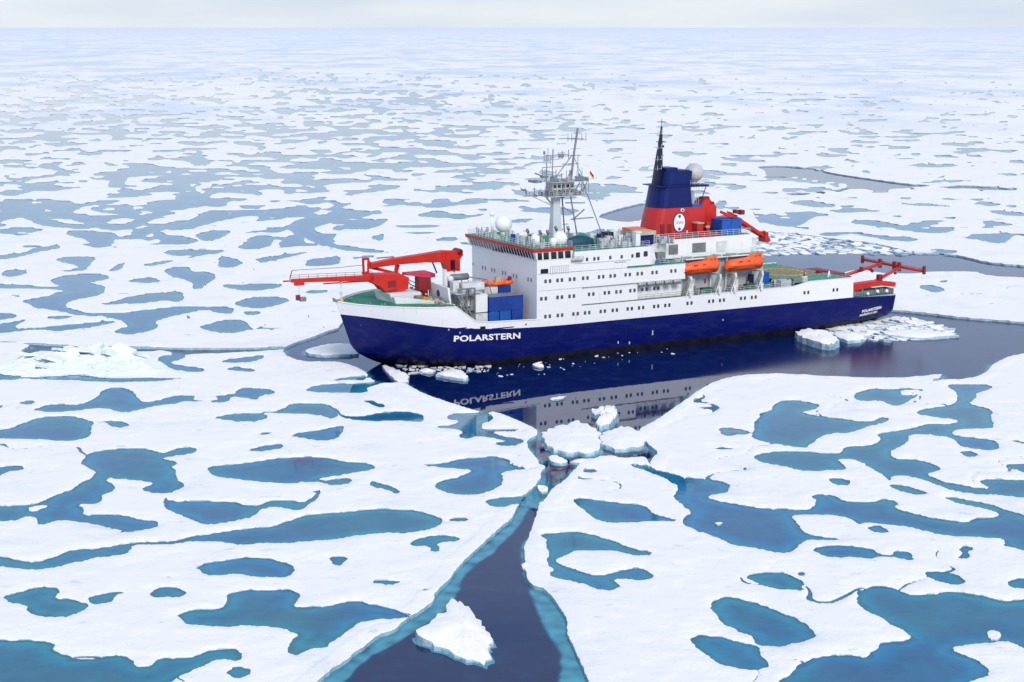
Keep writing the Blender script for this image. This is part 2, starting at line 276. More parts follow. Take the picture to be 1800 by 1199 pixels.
# ------------------------------------------------------------------ the drifting ice, traced on the water plane (metres)
ICE_MAP = """w -22.9,123.3 -19.9,141 -18.5,145.9 -17.6,149 -16.7,151.6 -14.8,156 -13.2,160.5 -11.5,162.3 -11,164.4 -9.3,168 -8.2,170.5 -8.1,173.7 -6.3,179.8 -5.7,183.7 -3.1,191.6 -1.6,197.1 -0.2,200.2 0.9,207.2 1.2,210.8 2.9,212.4 4.6,213.5 3.6,209 3.2,204.4 2.6,199.4 2.2,194.7 1.4,189.8 1.4,184.5 1.5,179.8 2,175.8 3.6,174.7 5,168.9 5.7,164.4 5.4,161.8 6.1,156 6.8,150.4 7.5,145.9 8,141 9.2,123.3
w -42.2,307.9 -37.7,299.8 -31,300.7 -26.6,293.8 -25.1,289.7 -24.7,286.5 -22.4,281.7 -20.1,281.4 -18.9,282.5 -17.9,281.4 -15.8,275.7 -11.4,268.2 -7.6,263 -4.4,259.2 -2.7,259.9 0,255.6 4,247.5 3.6,244 2.1,241.1 2.3,236 3.7,229.5 3.6,227.5 4.8,226.5 3.8,222.4 3.9,217.6 4.6,215.3 4.6,213 7.6,220.5 9.4,228.5 11.9,231.1 13.3,231.7 15.8,230.6 17.2,231.1 18.6,231.7 19,225.4 19.1,229.5 20.7,233.8 19.7,238.2 19.1,242.8 18.5,245.1 19.3,248.8 22,254 25.4,262.2 30.2,274.2 34.4,283.3 39.2,288.1 44.7,289.7 49.1,288.9 53.8,287.3 58.5,286.5 64.2,285.7 67.5,286.2 72.6,288.4 74.9,289.7 72.2,284.1 77.6,284.9 82.1,289.7 85.6,298.1 91.1,306.1 97.4,309.8 105.4,310.7 116.7,312.6 122.4,328.5 113.4,334.8 104.1,341.9 93.9,347.1 85.8,354.2 78.6,357.9 79.2,370.6 78.2,376 72.4,378.7 32.2,357.9 -7.9,348.3 -34.6,353 -34.4,334.8 -36,332.7 -38,326.4 -42.6,315.4
w 1.1,208.7 1.8,212.4 2.8,215.2 3.6,219.7 5.1,218.6 5,213 3.6,207.2
i -38.7,309.6 -35.3,305.9 -30.2,306.6 -27.7,307.7 -29.8,314.9 -31.4,318.9 -34.5,317.8 -36.8,315.2
w 59,446.4 66.9,442.6 72.2,441.9 80.8,445.6 92.4,446.4 103.1,454.1 108.3,450.2 117.4,446.4 120.9,431.7 128.7,425.4 140.6,418 133.9,397.4 122.5,404.5 114.3,407.6 113.7,415.3 102.3,414.7 98.8,411.4 90,411.4 86.7,418 81.4,414.7 74.1,392.9 53,392.9
w 59.5,442.6 63.6,462 67.6,472.4 72.3,497.7 82.7,493.5 91.2,480.1 100.2,471.5 104.7,458.8 105.8,450.2 93.4,438.9 68.3,435.3
w 104.6,737.2 116.4,739.2 121.8,732.2 128.2,722.3 131.8,698.8 141.9,672.5 150.7,652 160.5,641.8 172.4,646.5 183.9,636.5 190.8,623.8 180.8,625.3 162.7,636.5 153,640.3 144.5,634.2 136,627.5 126.6,632.7 121.4,623.8 109.4,614.5 100.8,604.1 97,614.5 109.7,616.6 123.8,632.7 128.7,654.4 119.5,664.1 111.8,689.8 101.2,685.4 105.3,708
w 31.5,523.3 26.2,539.2 35.8,563.2 44.7,581.7 47.9,574.1 40.3,523.3
w -101.1,324.3 -97.7,320.3 -91.9,318.7 -81.4,315.8 -81,314.1 -82.1,311.6 -85.2,306.1 -87.7,307.4 -91.1,309.8 -90.8,314.9 -90.9,317.2 -97.4,319.1 -99.8,319.9
w -77.2,316 -74.9,315.2 -71.2,314.9 -67.9,314.5 -65,314.1 -60.2,313.3 -53.2,313.5 -46.5,314.1 -42.7,314.9 -42.4,312.2 -46,310.3 -54,308.1 -59.1,307 -61.7,308.1 -64.4,311.1 -67.3,309.9 -73,310.3 -75.1,311.8
w -64.8,313 -59.9,311.6 -53,312.2 -46.4,313.1 -46.1,311.1 -54.2,309.2 -59.3,308.5 -62,309.8
p 16.3,229.1 17.5,227.6 19.8,224.7 21.6,222.6 23.3,221.2 21.9,206.9 21.4,206.6 21,210 20.4,211.5 21.6,213.7 21.5,216.9 20.2,220.8 17.7,225 16.3,226.8
p 22.6,221.6 26,219.7 27.9,219 28.8,216.7 28,213.4 24.4,211.6 27.1,208.5 31.5,206.1 36.8,205.1 38,207.7 38.9,209.4 38.4,211.6 39.1,212.5 41.5,212.3 42.1,209.4 44.6,208.7 46.8,209.6 47.9,210.5 49,208.1 47.7,206.8 49.3,203.9 52.2,201.4 55.3,199.8 56.3,201.1 59.6,202.2 60.4,203.9 58.4,206.4 56.6,207.7 55.4,210.3 55.2,211.6 56.9,210.7 60,208.5 61.5,205.5 63.1,203 66.3,198.2 65.7,189.5 61.7,187.3 58.8,188.4 57.9,189.8 57.1,190.2 57.8,193.2 53.7,193.9 51.6,194.3 49.3,196.2 47.9,197.8 45.8,198.7 43.7,199.8 41.6,199 41.5,202.2 39.7,203 36.3,203.3 34.3,202.8 34.5,199.8 34.5,197 35,194.7 37.2,193.9 39,193.2 37.7,192.3 34.5,192.8 32.8,189.5 31.4,187.4 30.2,187.7 28.5,189.5 25.3,190.5 24.7,192.8 22.2,196.2 20.6,198.6 20.6,200.2 21.3,201.8 22.1,203.9 22,206 21.2,206.8
p 41.2,264.3 43.4,268.4 45.9,269.1 48.5,266.3 48.8,264 47.4,261.8 45.1,260.5 46.5,258.2 49.6,256.3 52.2,254.4 54.9,253.5 56.8,256.9 58.1,256 57.3,253.7 54.4,251.2 52.5,249 50,246.3 48.4,246.3 45.9,245.1 43.9,241.6 42.6,238.2 42.2,236.7 39.8,238.2 36.5,240.5 34.9,243.4 36.1,248.1 37,253.7 38.5,258.2 38.4,259.6 40.7,260.9
p 46.3,234 46.9,236.5 48.2,238.2 51.2,238.4 52.6,239.9 54.2,243.4 53.6,245.7 55.8,246.9 59.6,248.8 61.6,251.2 63.3,252.5 66,251.8 67.9,253.1 68,255 65.7,256.3 62.4,258.9 64.5,262.2 67.6,264 70.2,265 72.5,271.3 73.3,275.7 72.4,281 76.7,281.4 80.3,280.5 80.2,278.7 78.4,276 76.3,274.2 74.9,269.9 72.9,266.3 74,264.3 75.2,262.2 75.3,260.2 73.6,256.3 72.6,250 71.8,248.8 66.8,249 65.4,246.9 65.2,244 68.1,243.4 70.1,241.6 70.1,238.2 69.1,236 67.4,235.7 65.1,237.1 64.3,239.3 64.5,243.4 61.6,245.1 58.8,245.7 57.4,240.5 54.2,236 53,232.7 53.4,231.1 55.4,230.6 57.7,229 58.4,226.5 57.7,223.9 55.6,222.4 56.7,219.5 58.6,217.1 60.9,215.7 62.3,214.8 61.8,218.1 62.1,219.5 64.2,220.3 68,219.7 72.9,219 70.7,212.1 65.5,211.2 62.1,211.9 58.8,213.2 57.1,214.4 55.7,217.6 53.7,221 51.7,222.2 50.7,221 50.1,219 49.9,219.5 50,222.4 48.8,226.5 47.9,230.1 46.2,230.8 45.1,230.6 45.7,228 45.5,224.4 43,224.9 41.3,223.9 39.1,224.6 37.8,226.2 34.8,228.5 33.5,231.7 35.6,234.4 38.2,235.4 41.4,235.1 44.4,234
p 49.6,217.6 51.5,216.7 53,214.8 54,212.8 52.2,212.1 50.4,213.9 49.4,215.7
p 41.8,220 43.5,220.7 44.9,219 44.2,216.9 42.6,216.9
p 31,249.4 32.8,250 34.5,247.8 35.7,246.6 34.5,245.7 32.1,244.2 30.9,245.1
p 28.4,236.9 30.4,237.5 31.9,236.5 29.7,236
p 55.3,271.6 58.6,277.2 60.9,277.9 63.5,276.9 65.1,278.4 67.8,277.5 68.5,276.4 65.3,273.5 66.1,271.6 64.3,269.1 62.1,265 60.3,265 59.5,268.2 56,267.7
p 63,234.9 65.2,235.4 66,232.7 63.7,231.9
p 67.6,228 70.4,228 72.9,227.5 70.1,222.4 69.1,223.4 68.2,225.6
p 42.6,197.8 44.2,198.6 45.1,197 44.7,195.6 42.9,195.6
p 34.5,189.1 36.5,190.5 39.2,190.5 41.2,189.5 42,187.3 43.5,186.9 44,188.4 45.5,188.2 45.7,185.9 45.1,184.6 44,185.5 43.1,186.2 40,185.7 36.5,185.7 35,186.9
p 51.6,189.1 52.6,190.5 53.3,189.8 53.2,188 52.3,188.2 51.9,186.2 51,185.2 50.6,186.2 51.4,187.4
p 71.9,242.2 74.3,241.1 76.6,239.3 73.9,239.6
i 63.8,276 67.3,276.9 67.8,274.9 65.1,272.7 63.6,273
w 71.4,284.6 74.2,286.8 73.3,284.6 71.1,282.1
p 7.9,210.4 9.3,210.8 12.7,208.7 16.4,207.6 17.6,203.5 19.3,201.5 20.7,200.2 17.4,200.6 14.7,199.9 11.8,199.6 10,201.1 9.4,204.2 8.2,207.6
p 3.2,194.8 6.5,196.1 9.4,195.2 12.1,192.2 14,188.9 16,188.1 15.9,186.6 13.8,186.6 11.5,188.7 9.4,188.7 7,188.1 5.2,185.8 4.9,184.2 6.4,182 9.3,179.1 11.8,181.4 14.2,182.3 15.7,179.9 15.2,178 13.2,177.8 10.9,178.3 11.6,175.7 10.7,174.4 8.8,174.7 7.9,176.7 5.9,178 4.2,179.3 4.1,180.9 4.9,181.1 3.9,184.2 4.3,187.5 3.9,192.8
p 25.4,179.5 27.4,180.6 30.1,180.4 31.4,178 31.6,176.7 30.9,175.2 31.2,174.2 29.2,174.7 27.1,175.9 25.9,177.8
p 31.4,180.4 32.3,180.9 32.2,179.3 31.4,179.3
p 20.6,170.4 22.5,172.8 24.8,171 27,168.5 29.2,165.3 30.3,161.3 29.5,159.6 27.5,158.5 25.6,157.4 23.8,158 23.9,160 22.4,162.2 21.1,164.4
p 17.5,160 18.6,161.1 20.9,160 22.5,158.8 23.9,158 23.8,155.9 24.3,152.8 23.9,151.8 21.6,151.6 19.7,152.8 18.9,155.1 17.7,158
p 45.4,180.9 47,181.1 49,179.9 49.4,177.8 48.4,176.4 46.9,176.7 45.4,178.8
p 53.9,177.8 55.9,178.6 58,177.8 56.9,175.2 54.8,174.7 53.5,175.7
p 36.7,173.7 38.9,176.2 40.7,175.4 42.1,173 44.4,173.2 47.2,174.2 49.7,172.8 51.4,170.8 53.9,171.8 61.6,174.7 58.2,160 52.5,155.9 49.6,157.1 48.7,159.2 46.2,158.5 44.4,158.5 42.4,157.1 43.9,154.3 44.7,151.6 43.8,149.7 41.7,148.2 38.6,144.7 34.7,141.9 24,141.9 23.3,146.1 24.6,149.1 25.9,150.5 27.3,153.5 29,155.1 31.7,155.5 33.9,154.7 35.1,156.7 36.6,159.2 39.3,159.5 39.4,161.3 38,164.4 37.4,166.2 36.1,168.9 36.2,171.3
p -34.6,166.6 -32.8,168.2 -29.8,168.8 -29.8,171.8 -30.5,173.2 -28.5,174.7 -25.6,174.5 -23.7,174.9 -22.4,173.5 -22.5,170.8 -23,169.4 -20.1,169.1 -18,170.4 -15.9,171.3 -14.1,169.4 -12.2,168.9 -10.2,166.6 -10.7,165.3 -13.5,165.3 -15.6,164.4 -16.8,160.9 -17.8,158.8 -17.9,157.5 -19.6,156.7 -20.3,155.1 -21.7,155.8 -21.7,159.2 -20.9,161.3 -24,163.1 -26.5,163.5 -30.1,163.3 -32.6,163.7 -33.5,165.3
p -56.7,160.9 -50.3,159.6 -47.2,159.2 -44.7,158.8 -44.1,156.3 -40.9,153.9 -38.1,155.5 -36.4,154.7 -35.4,152.1 -34.2,152.4 -33.8,154.7 -30.9,154.7 -29,156.7 -26.7,157.4 -25.8,155.9 -25.9,153.7 -27.7,154.3 -29.4,152.4 -30.6,150.1 -31.4,148.2 -35.4,146.1 -45.3,142.6 -50.7,142.6
p -26.8,150.8 -26,152.6 -24.6,152 -24.2,150.5 -25.4,149.1
p -53.9,172.3 -52.4,174.2 -50.8,175.7 -48.6,175.2 -48,173.7 -48.3,171.8 -46.2,171.6 -44.3,170.4 -43.8,168.9 -44.9,166.6 -46.3,165.9 -49,166.6 -50.3,168.5 -50.4,169.4 -52.7,170.8
p -44.8,172.3 -43.4,173.2 -42.2,174.2 -41.2,173.5 -42.1,173 -41.7,170.8 -43.2,169.9 -44,170.4
p -38.5,174.2 -37.8,175.7 -36.1,175.5 -34.5,173.9 -34.9,172.3 -37,171.8 -38,172.3
p -35.2,182.5 -34,183.9 -31.8,185.3 -29.2,186 -27,185.3 -24.7,183.1 -23.8,180.9 -24.5,178.8 -26.8,178.8 -28.9,179.3 -30,180.4 -32.9,179.3 -34.1,180.4
p -63.8,187.5 -58.2,186.4 -56.2,185.3 -53.4,183.9 -52,186.4 -50.6,188.9 -47.9,189.2 -44.2,191.6 -39.7,192.2 -38.2,193.6 -35.6,195.2 -32.3,197.1 -28.8,198.3 -27,200.9 -25,203.3 -21,204.2 -18.1,205.5 -14.7,205.8 -11.6,204.9 -8.9,201.9 -8.2,199.6 -9.4,197.1 -12.2,195.6 -16.9,195.2 -21,192.8 -25.8,191.6 -28.6,191.2 -31.3,190.8 -34.3,191.9 -37.2,192.2 -39.8,190.8 -44,190.8 -44,187.5 -46.7,185.8 -49.7,183.9 -50.9,182 -53.7,181.4 -57.2,182.8 -62.5,183.6
p -20.8,185.8 -19.6,186.6 -18.3,185.5 -19.1,184.2 -19.3,182.8 -20.1,183.1
p -12,191.6 -10.3,194 -8.2,194.8 -6,193.6 -6.3,191.9 -8.8,191.6 -8.3,188.1 -9.4,188.1 -9.6,190.4 -11.6,190.1
p -15.2,178 -13.5,178 -12.1,177 -13.4,176.2 -15,176.7
p -9.7,175.4 -8.6,174.9 -9.4,174.5
p -7.6,201.5 -5.3,201.5 -5.5,200.2 -7.4,200.5
p -38,179.1 -36.9,178.8 -37.3,178.3
p -75.3,261.3 -74.3,265.6 -71.4,265.9 -68.8,265.4 -67.8,268.4 -67.4,272 -68,275.7 -67,278.4 -64.9,278.7 -62.6,275.4 -61.1,272 -59.8,267.7 -57.1,268.4 -55.5,271.3 -54,273 -51.3,272 -51.7,269.1 -49.3,267.7 -47.4,269.1 -48.4,272.7 -45.1,273.5 -45.8,276.4 -44.6,278.7 -41,277.9 -38.7,274.9 -39.4,273 -41.2,272.7 -40.8,268.4 -43.1,270.6 -45.6,271.3 -45.6,267.3 -49.2,267 -53.1,268.4 -53.5,265.6 -56.4,265 -58.7,261.6 -60.1,259.8 -61.7,260.5 -63.7,262.9 -66.4,262.6 -69.4,260.5 -72.6,260.2
p -79.2,266.8 -77.7,269.1 -76.1,267 -77.2,265
p -79.8,246.3 -75.2,248.8 -73.9,254.4 -72,256.9 -69,257.8 -65.5,255.6 -63.8,253.7 -62.9,248.8 -62,244.6 -63.4,241.4 -65.3,241.1 -69.2,242.2 -72.1,242.8 -78.6,242.2
p -63.1,254 -61.2,254.4 -58.9,253.1 -57.4,250.6 -58.4,249.7 -59.9,250 -61.3,252.2
p -59.5,229 -59.9,233.8 -57.8,236.2 -54.2,237.1 -51.9,236.5 -49.3,234 -48.5,235.4 -47.3,237.7 -44.9,237.3 -44.8,234.4 -46.6,232.7 -49.2,231.1 -47.4,230.1 -45.9,228.5 -46.7,226.5 -45.1,223.4 -44.7,220 -42.7,216.9 -43.7,214.8 -44.4,212.5 -48.8,214.6 -46.7,217.6 -49.3,219.3 -51.7,220 -54,221 -53.7,218.8 -52.4,217.6 -51.5,214.6 -52.9,212.1 -51.8,209.4 -52.6,207.9 -54.9,207.7 -53.6,206 -52.8,203 -50.1,203.4 -47.7,203 -45.4,201 -42.9,200.2 -42.5,197.8 -44.5,196.6 -47.2,194.7 -46.2,196.4 -49,197.8 -52.4,200.2 -55.1,201 -56.3,199.4 -57.5,198.6 -58,201.8 -59.5,202.6 -60.4,200.2 -65.6,200.6 -67.6,206.8 -62,207.2 -59.8,208.1 -58.6,212.5 -57.1,214.4 -57.3,217.1 -56.1,220.5 -56.1,223.4 -58.4,226.5 -59.4,228
p -73.2,224.9 -68.6,227 -66.9,227 -66.4,224.6 -68,223.9 -68.6,221.5 -72,221
p -45.9,256 -44.2,258.9 -41.4,259.6 -38.3,258.9 -37.6,257.6 -37.8,255 -39.8,253.1 -43.5,254.4
p -39.7,259.9 -37.1,260.9 -35.9,262.9 -35.4,266.3 -32.2,266.8 -29,265.6 -27.1,261.6 -26.9,256.3 -28,255.6 -30,258.2 -33.6,258.9
p -41.5,226.5 -39.1,227.5 -35.9,229 -33.1,231.1 -29.2,231.9 -26,231.7 -23.7,229.5 -21.5,229 -19.8,228 -18.4,225.9 -19.6,224.6 -21.7,222.9 -22.9,222 -25.8,220.5 -25.1,219 -24,220 -21.5,221 -21.1,218.8 -22.2,216.9 -23.9,217.1 -25.9,218.8 -30,217.8 -33.1,218.4 -37.9,220.5 -40.4,221.7 -40.9,223.9
p -37.8,245.1 -36.9,246.9 -35.4,246.3 -36.3,244.6
p -37.7,235.4 -36.4,237.7 -34.2,239.6 -32.7,239.1 -32.8,236.9 -35,235.1
p -37.8,239.6 -36.5,240.5 -36.6,239.3
p -41.2,235.4 -39.7,235.4 -40.3,234.9
p -38.7,231.9 -37.8,232.4 -38.2,231.7
p -33.1,244 -31.3,246.9 -28.8,247.8 -26.3,250.6 -25.1,250.6 -25.1,246.9 -25.9,241.6 -29,241.4 -30.8,243.4
p -43.6,206 -44.5,211.6 -43.3,209 -40,209.6 -36.1,209.2 -32.4,206.8 -30.6,209.6 -29,209.9 -26.4,208.7 -25.7,211.2 -25.2,212.5 -25.9,214.4 -24.9,214.4 -24.7,211.6 -25.7,207.2 -26.4,204.7 -28.5,206.4 -30,206.8 -31.5,205.5 -31.7,202.6 -33.5,200.6 -36,199 -37.7,199.2 -39.2,201.4 -41,203.4
p -52.5,300.2 -51.5,303.4 -49.6,304.3 -45.6,307.9 -45.2,303.4 -47.5,299.8 -50.9,299.8
p -50.4,295.5 -48.8,297.2 -47.1,294.7 -44.8,293.8 -45,291.7 -48,292.2 -49.8,293
p -94.1,292.2 -87.2,291.3 -83,286.8 -79.1,288.1 -74.6,289.7 -69.5,286.2 -64.4,286.8 -59.8,286.5 -55.1,285.7 -61.2,283.6 -67.3,282.5 -72.5,284.1 -77.6,284.9 -82.7,285.7 -85.7,284.9 -91.3,283.3
p -64.4,304.3 -62.5,307 -59.4,308.8 -59.9,302.5 -61.8,299.8 -58.6,297.2 -54.1,294.7 -53.7,292.2 -56.2,291.3 -60.1,294.7 -62.8,299.8
i -60.7,206.4 -59.2,207.7 -58.3,206.8 -59.5,204.4
p -27.5,262.2 -26.5,258.2 -23.4,256.9 -20.7,260.2 -17.2,260.9 -14.8,259.6 -13.5,257.6 -13.6,254.4 -13.3,253.1 -17.4,254.4 -20.8,253.7 -23.8,254.4 -26.3,256.3
p -34.5,276.4 -33.1,280.2 -29.5,282.2 -27.8,281.7 -24.7,282.5 -20.5,282.5 -22.3,281 -24.4,278.7 -23.7,274.9 -25.5,274.2 -30,274.9 -32.8,274.5
p -30.9,284.9 -28.4,287.8 -24.8,287.8 -24.9,284.9 -28.1,284.9 -29.9,283.6
p -10.2,217.6 -9.3,219.7 -7.6,220.5 -5.1,224.4 -6.5,225.4 -9,225.6 -13,227.3 -9.2,228.5 -7.9,230.6 -4,231.7 -2.7,232.7 0,230.1 -0.3,228.5 1,225.9 3.9,225.9 -1.5,223.9 -1,220.5 -1.2,216.7 -2.5,214.8 -4.4,212.5 -6.8,212.3 -8.6,213.4 -9.9,215.3
p -19,219.7 -17.5,218.1 -15.9,216.7 -14.6,214.4 -14.7,212.5 -15.4,213 -16.3,214.8 -18.6,216.2
p -3.7,209.4 -1.9,210.7 1.2,211.6 3.4,212.5 2.4,209 1,207.7 -0.5,207 -2.6,206.8
p -10.3,257.6 -8.9,259.6 -4.1,259.6 -2.9,257.6 -3.2,253.7 -4.6,252.5 -4.5,248.8 -2.8,248.1 1.1,248.8 0,246.9 -3.4,246.9 -1.4,244.6 0.8,242.8 1.9,240.5 0,238.2 -2.2,238.8 -2.5,240.5 -0.3,241.1 -2.8,243.4 -5.6,244 -6.6,242.2 -7.9,243.4 -7.2,247.5 -8.5,248.8 -12.2,249.7 -8.6,251.8 -8.1,254.4 -9.6,255
p -24.1,268.7 -22.3,269.1 -21.9,267 -20.2,265.6 -20.3,262.9 -21.7,264.3 -23.4,267.7
p -7.7,201.4 -5.6,202 -5.3,201 -7.4,200.3
p -13.7,240.6 -12.4,240.4 -12.9,240
p -126.3,395.9 -115.2,394.4 -107.5,390.6 -104,390.6 -109.2,398.3 -109.5,406.6 -106.2,411.4 -100.8,412.4 -96.3,406.6 -96.6,401.4 -100.2,396.5 -95.5,394.4 -92.5,384.3 -92.5,377.3 -95.3,373.3 -97.5,368 -95.3,360.9 -89.2,353.5 -84.8,351.8 -86.6,349.5 -91,351.1 -96.5,357.2 -102.2,360.4 -104.6,365.9 -108.3,370.1 -105.3,374.6 -101.1,380.9 -102.5,385.7 -108.9,387.7 -117.9,388.5 -124,388.5
p -89.2,353.5 -82.2,354.2 -78.8,357.2 -71.2,363.4 -66.3,361.4 -61.2,362.4 -58.6,357.9 -58.7,351.8 -61.9,354.2 -65.4,358.4 -67.8,354.2 -70.9,349.5 -72.9,343.7 -71,337 -71.5,331.6 -74.8,328 -78.3,330.1 -78.6,334.8 -76.7,338.1 -80.1,344.8 -84.3,349.5
p -107.6,335.9 -101.5,343.7 -99.2,347.8 -100,342.6 -99.5,335.9 -96.3,334.8 -90.7,339.2 -88.3,340.3 -86.6,341.4 -82.9,343.7 -80.1,344.8 -81.8,340.3 -85.5,335.3 -88.6,332.7 -96,333.8 -98.5,330.6 -105.3,328.5
p -96.9,349.5 -93.8,351.1 -90.8,350.2 -92.3,345.5 -95.7,346.5
p -90.4,364.9 -87.3,369.3 -85.4,376 -81.5,381.5 -75,383.7 -73.1,376 -72.1,368 -75.9,370.6 -80.5,366.7 -85.4,364.9
p -63.1,337 -60.6,342.6 -58.5,346 -54.8,344.8 -53.7,340.3 -51.5,335.9 -53.7,330.6 -56.5,329.5 -60.1,332.7
p -60.7,366.7 -59.4,371.9 -57.1,376 -52.8,376 -50.1,374.6 -48.8,370.6 -49.8,365.4 -52.7,360.4 -55.5,359.9 -59.2,362.9
p -68.4,394.4 -64.4,395.3 -59.7,390.6 -55.9,395.3 -52.3,394.4 -54.8,387.1 -60.5,384.3 -65.5,388.5
p -86.2,418 -84.6,424.1 -80.8,424.1 -78.6,414.7 -75.2,416.3 -71,408.2 -71.2,398.9 -72.2,387.1 -72.8,385.7 -75.2,397.4 -78.2,402.6 -82.1,406.6
p -91.3,400.4 -89,404.5 -86.7,406.6 -82.2,398.9 -84.6,396.5 -88.2,396.5
p -125.3,414.7 -123.8,421.3 -119.3,416.3 -118.2,409.8 -120.7,405.7 -123.7,409.8
p -118.3,438.2 -116,444.5 -109.2,443.4 -107.5,437.1 -107.9,431.7 -106.1,426.5 -105.5,416.3 -112.1,414.7 -110.1,418 -108.2,421.3 -110.4,428.2 -116.1,433.5
p -99.4,416.3 -100,424.7 -98.8,434.6 -97.3,421.3 -97.7,414.7
p -93.8,453.3 -90.7,458 -82,458 -76.3,454.8 -78.6,447.1 -85,446.4 -88.4,443.4
p -101.3,466.9 -97.6,474.5 -104,489.9 -103.3,494.4 -95.3,487.6 -87.8,478.8 -89,468.2 -95.3,468.2
p -103,501.5 -102.5,516.1 -97.7,534.3 -93.1,542.5 -84.8,543.6 -87.6,534.3 -92.6,518.6 -95.6,503.9
p -92.4,492.1 -89.4,500.5 -83.3,503.9 -82.1,489.9 -84,475.3 -87.4,476.6
p -75.5,462 -73.9,472.4 -75.4,485.4 -71.3,491.2 -67.8,485.4 -66.2,466.1 -67.2,462 -69.9,456
p -67.3,511.1 -67,531.6 -60.5,542.5 -55,547 -49.1,550.9 -54,537 -56.1,523.8 -60.5,511.1 -60.5,501.5 -55,492.1 -50.8,494.4 -50.8,483.2 -50,466.1 -53.6,470.3 -59.4,483.2 -63.8,501.5
p -131.5,499.1 -129,502.4 -118.9,497.7 -113.3,489.9 -111.4,474.5 -114.6,470.3 -119.9,478.8 -128.1,489.9
p -184.7,584.2 -167.2,568.6 -161.7,571.7 -155.8,548.1 -148.6,539.7 -137.8,521.2 -130.2,516.1 -122.7,521.2 -118.1,516.1 -117.4,537 -113,548.1 -110.7,542.5 -112.2,523.8 -111.9,508.7 -117,503.9 -122.1,511.1 -127.7,503.9 -134.6,508.7 -142.7,513.6 -148.5,526.4 -156.5,539.7 -163.8,556.7 -175.3,553.8
p -140.4,562.6 -137,574.7 -128.7,577.9 -124.7,559.6 -119.1,550.9 -122.8,545.3 -132.2,549.2
p -141.3,444.5 -134.9,446.4 -131,450.2 -127.6,456 -126.7,470.3 -123,466.1 -125.5,458 -127,450.2 -129.8,438.9 -137.9,433.5
p -93.7,426.5 -90.2,435.3 -86.3,435.3 -87.7,430 -91.4,424.7
p -76.2,438.9 -76,446.4 -68.5,433.5 -69.4,421.3 -73.5,423
p -67.3,438.9 -62.2,444.5 -58.5,450.2 -53.3,453.3 -56.9,445.6 -61.4,435.3 -62.9,431.7
p -53.1,426.5 -49.2,438.9 -45.5,446.4 -43.6,431.7 -45.8,425.4
p -47.5,384.3 -41.8,387.1 -42,381.5 -46.1,380.1
p -146.1,501.5 -144.4,507.2 -137.8,503.9 -139.8,496.8
p -113.7,355.5 -105.1,353.5 -102.4,349.5 -103.7,346 -110.1,343.7
p -65.4,328.9 -62.5,329.5 -62.9,327.4
p -132.6,656 -130.8,676.7 -130.5,712.7 -123.3,703.4 -112.8,668.3 -120.2,660 -126,652
p -172.8,708 -161.3,712.7 -152.7,681 -146.3,632.7 -151.6,640.3 -158.6,676.7
p -56.9,355.5 -53.4,356.7 -52.4,352.6 -55.2,350.2
p -63.9,307 -61.2,309.2 -60.5,310.7 -60.6,306.1 -62.3,300.7 -64.4,304.3
i -136.6,562.6 -132.6,566.8 -129.7,562.6 -132.3,555
p -69,511.1 -66,523.8 -60.5,542.5 -46.7,550.9 -40.9,565.6 -44.8,542.5 -51,531.6 -55.8,521.2 -59.9,506.3 -55,492.1 -50.8,483.2 -49,466.1 -41.3,462 -30.2,450.2 -40.5,452.1 -48.4,460 -54.9,472.4 -61,487.6
p -41,483.2 -37.2,496.8 -36.1,474.5
p -33.3,496.8 -20,497.7 -27.4,491.2
p -53.6,511.1 -46.7,523.8 -38.3,537 -39.9,511.1 -44.8,501.5
p -52.6,438.9 -46.1,442.6 -46.7,424.7 -52.4,424.7
p -67.1,392.9 -58.7,395.9 -53.2,394.4 -57,384.3 -61.3,384.3
p -28.9,590.7 -22.1,600.7 -20.6,577.9 -24.7,568.6
p -26.6,542.5 -15.3,548.1 -17.9,535.9 -25,534.3
p 103.9,526.4 111.5,531.6 116.3,521.2 119.2,508.7 123.8,503.9 128.8,501.5 119.3,494.4 115.9,506.3 108.9,513.6 104.2,518.6
p 125.5,511.1 134.6,511.1 127,494.4 118.7,494.4
p 126.9,483.2 138.1,494.4 146.5,496.8 142.5,483.2 135.1,468.2 131.6,478.8
p 94.2,587.4 107.2,587.4 105.2,565.6 100.1,568.6 96,574.7
p 101,559.6 114.3,560.8 104.7,552.7
p 130,577.9 141.6,577.9 149.6,571.7 139.3,568.6
p 155.9,559.6 165.7,550.9 168.5,539.7 162.4,539.7 155,545.3
p 165.8,747.5 199.4,749.6 192.1,737.2 177.9,729.2
p 94.4,392.9 97.9,394.4 99.7,385.7 95.6,381.5 94,387.1
p 100.4,380.1 107.2,380.1 101.8,377.3
p 83.7,347.1 85,346 83.6,341.4 81.9,342.6"""
CHANNEL_DEEP = arr("""-20.5,122.3 -19.7,139.1 -15.4,149 -14.1,154.3 -10.2,161 -6.5,168.5 -6,169 -5.8,175.8 -4.4,182 -1.7,189.8 -0.5,193.6 1.2,199.4 2.1,204.4 2.6,207.7 3.2,204.4 2.6,199.4 1.7,194.3 1.1,190.9 0.8,185.5 1,182 1.7,176.7 2.5,168.9 3.3,161.8 4.6,156.3 4.2,149 4.2,139.1 4.8,122.3""")

def chaikin(p, it=1):
    for _ in range(it):
        q = np.roll(p, -1, 0)
        p = np.stack([p * .78 + q * .22, p * .22 + q * .78], 1).reshape(-1, 2)
    return p

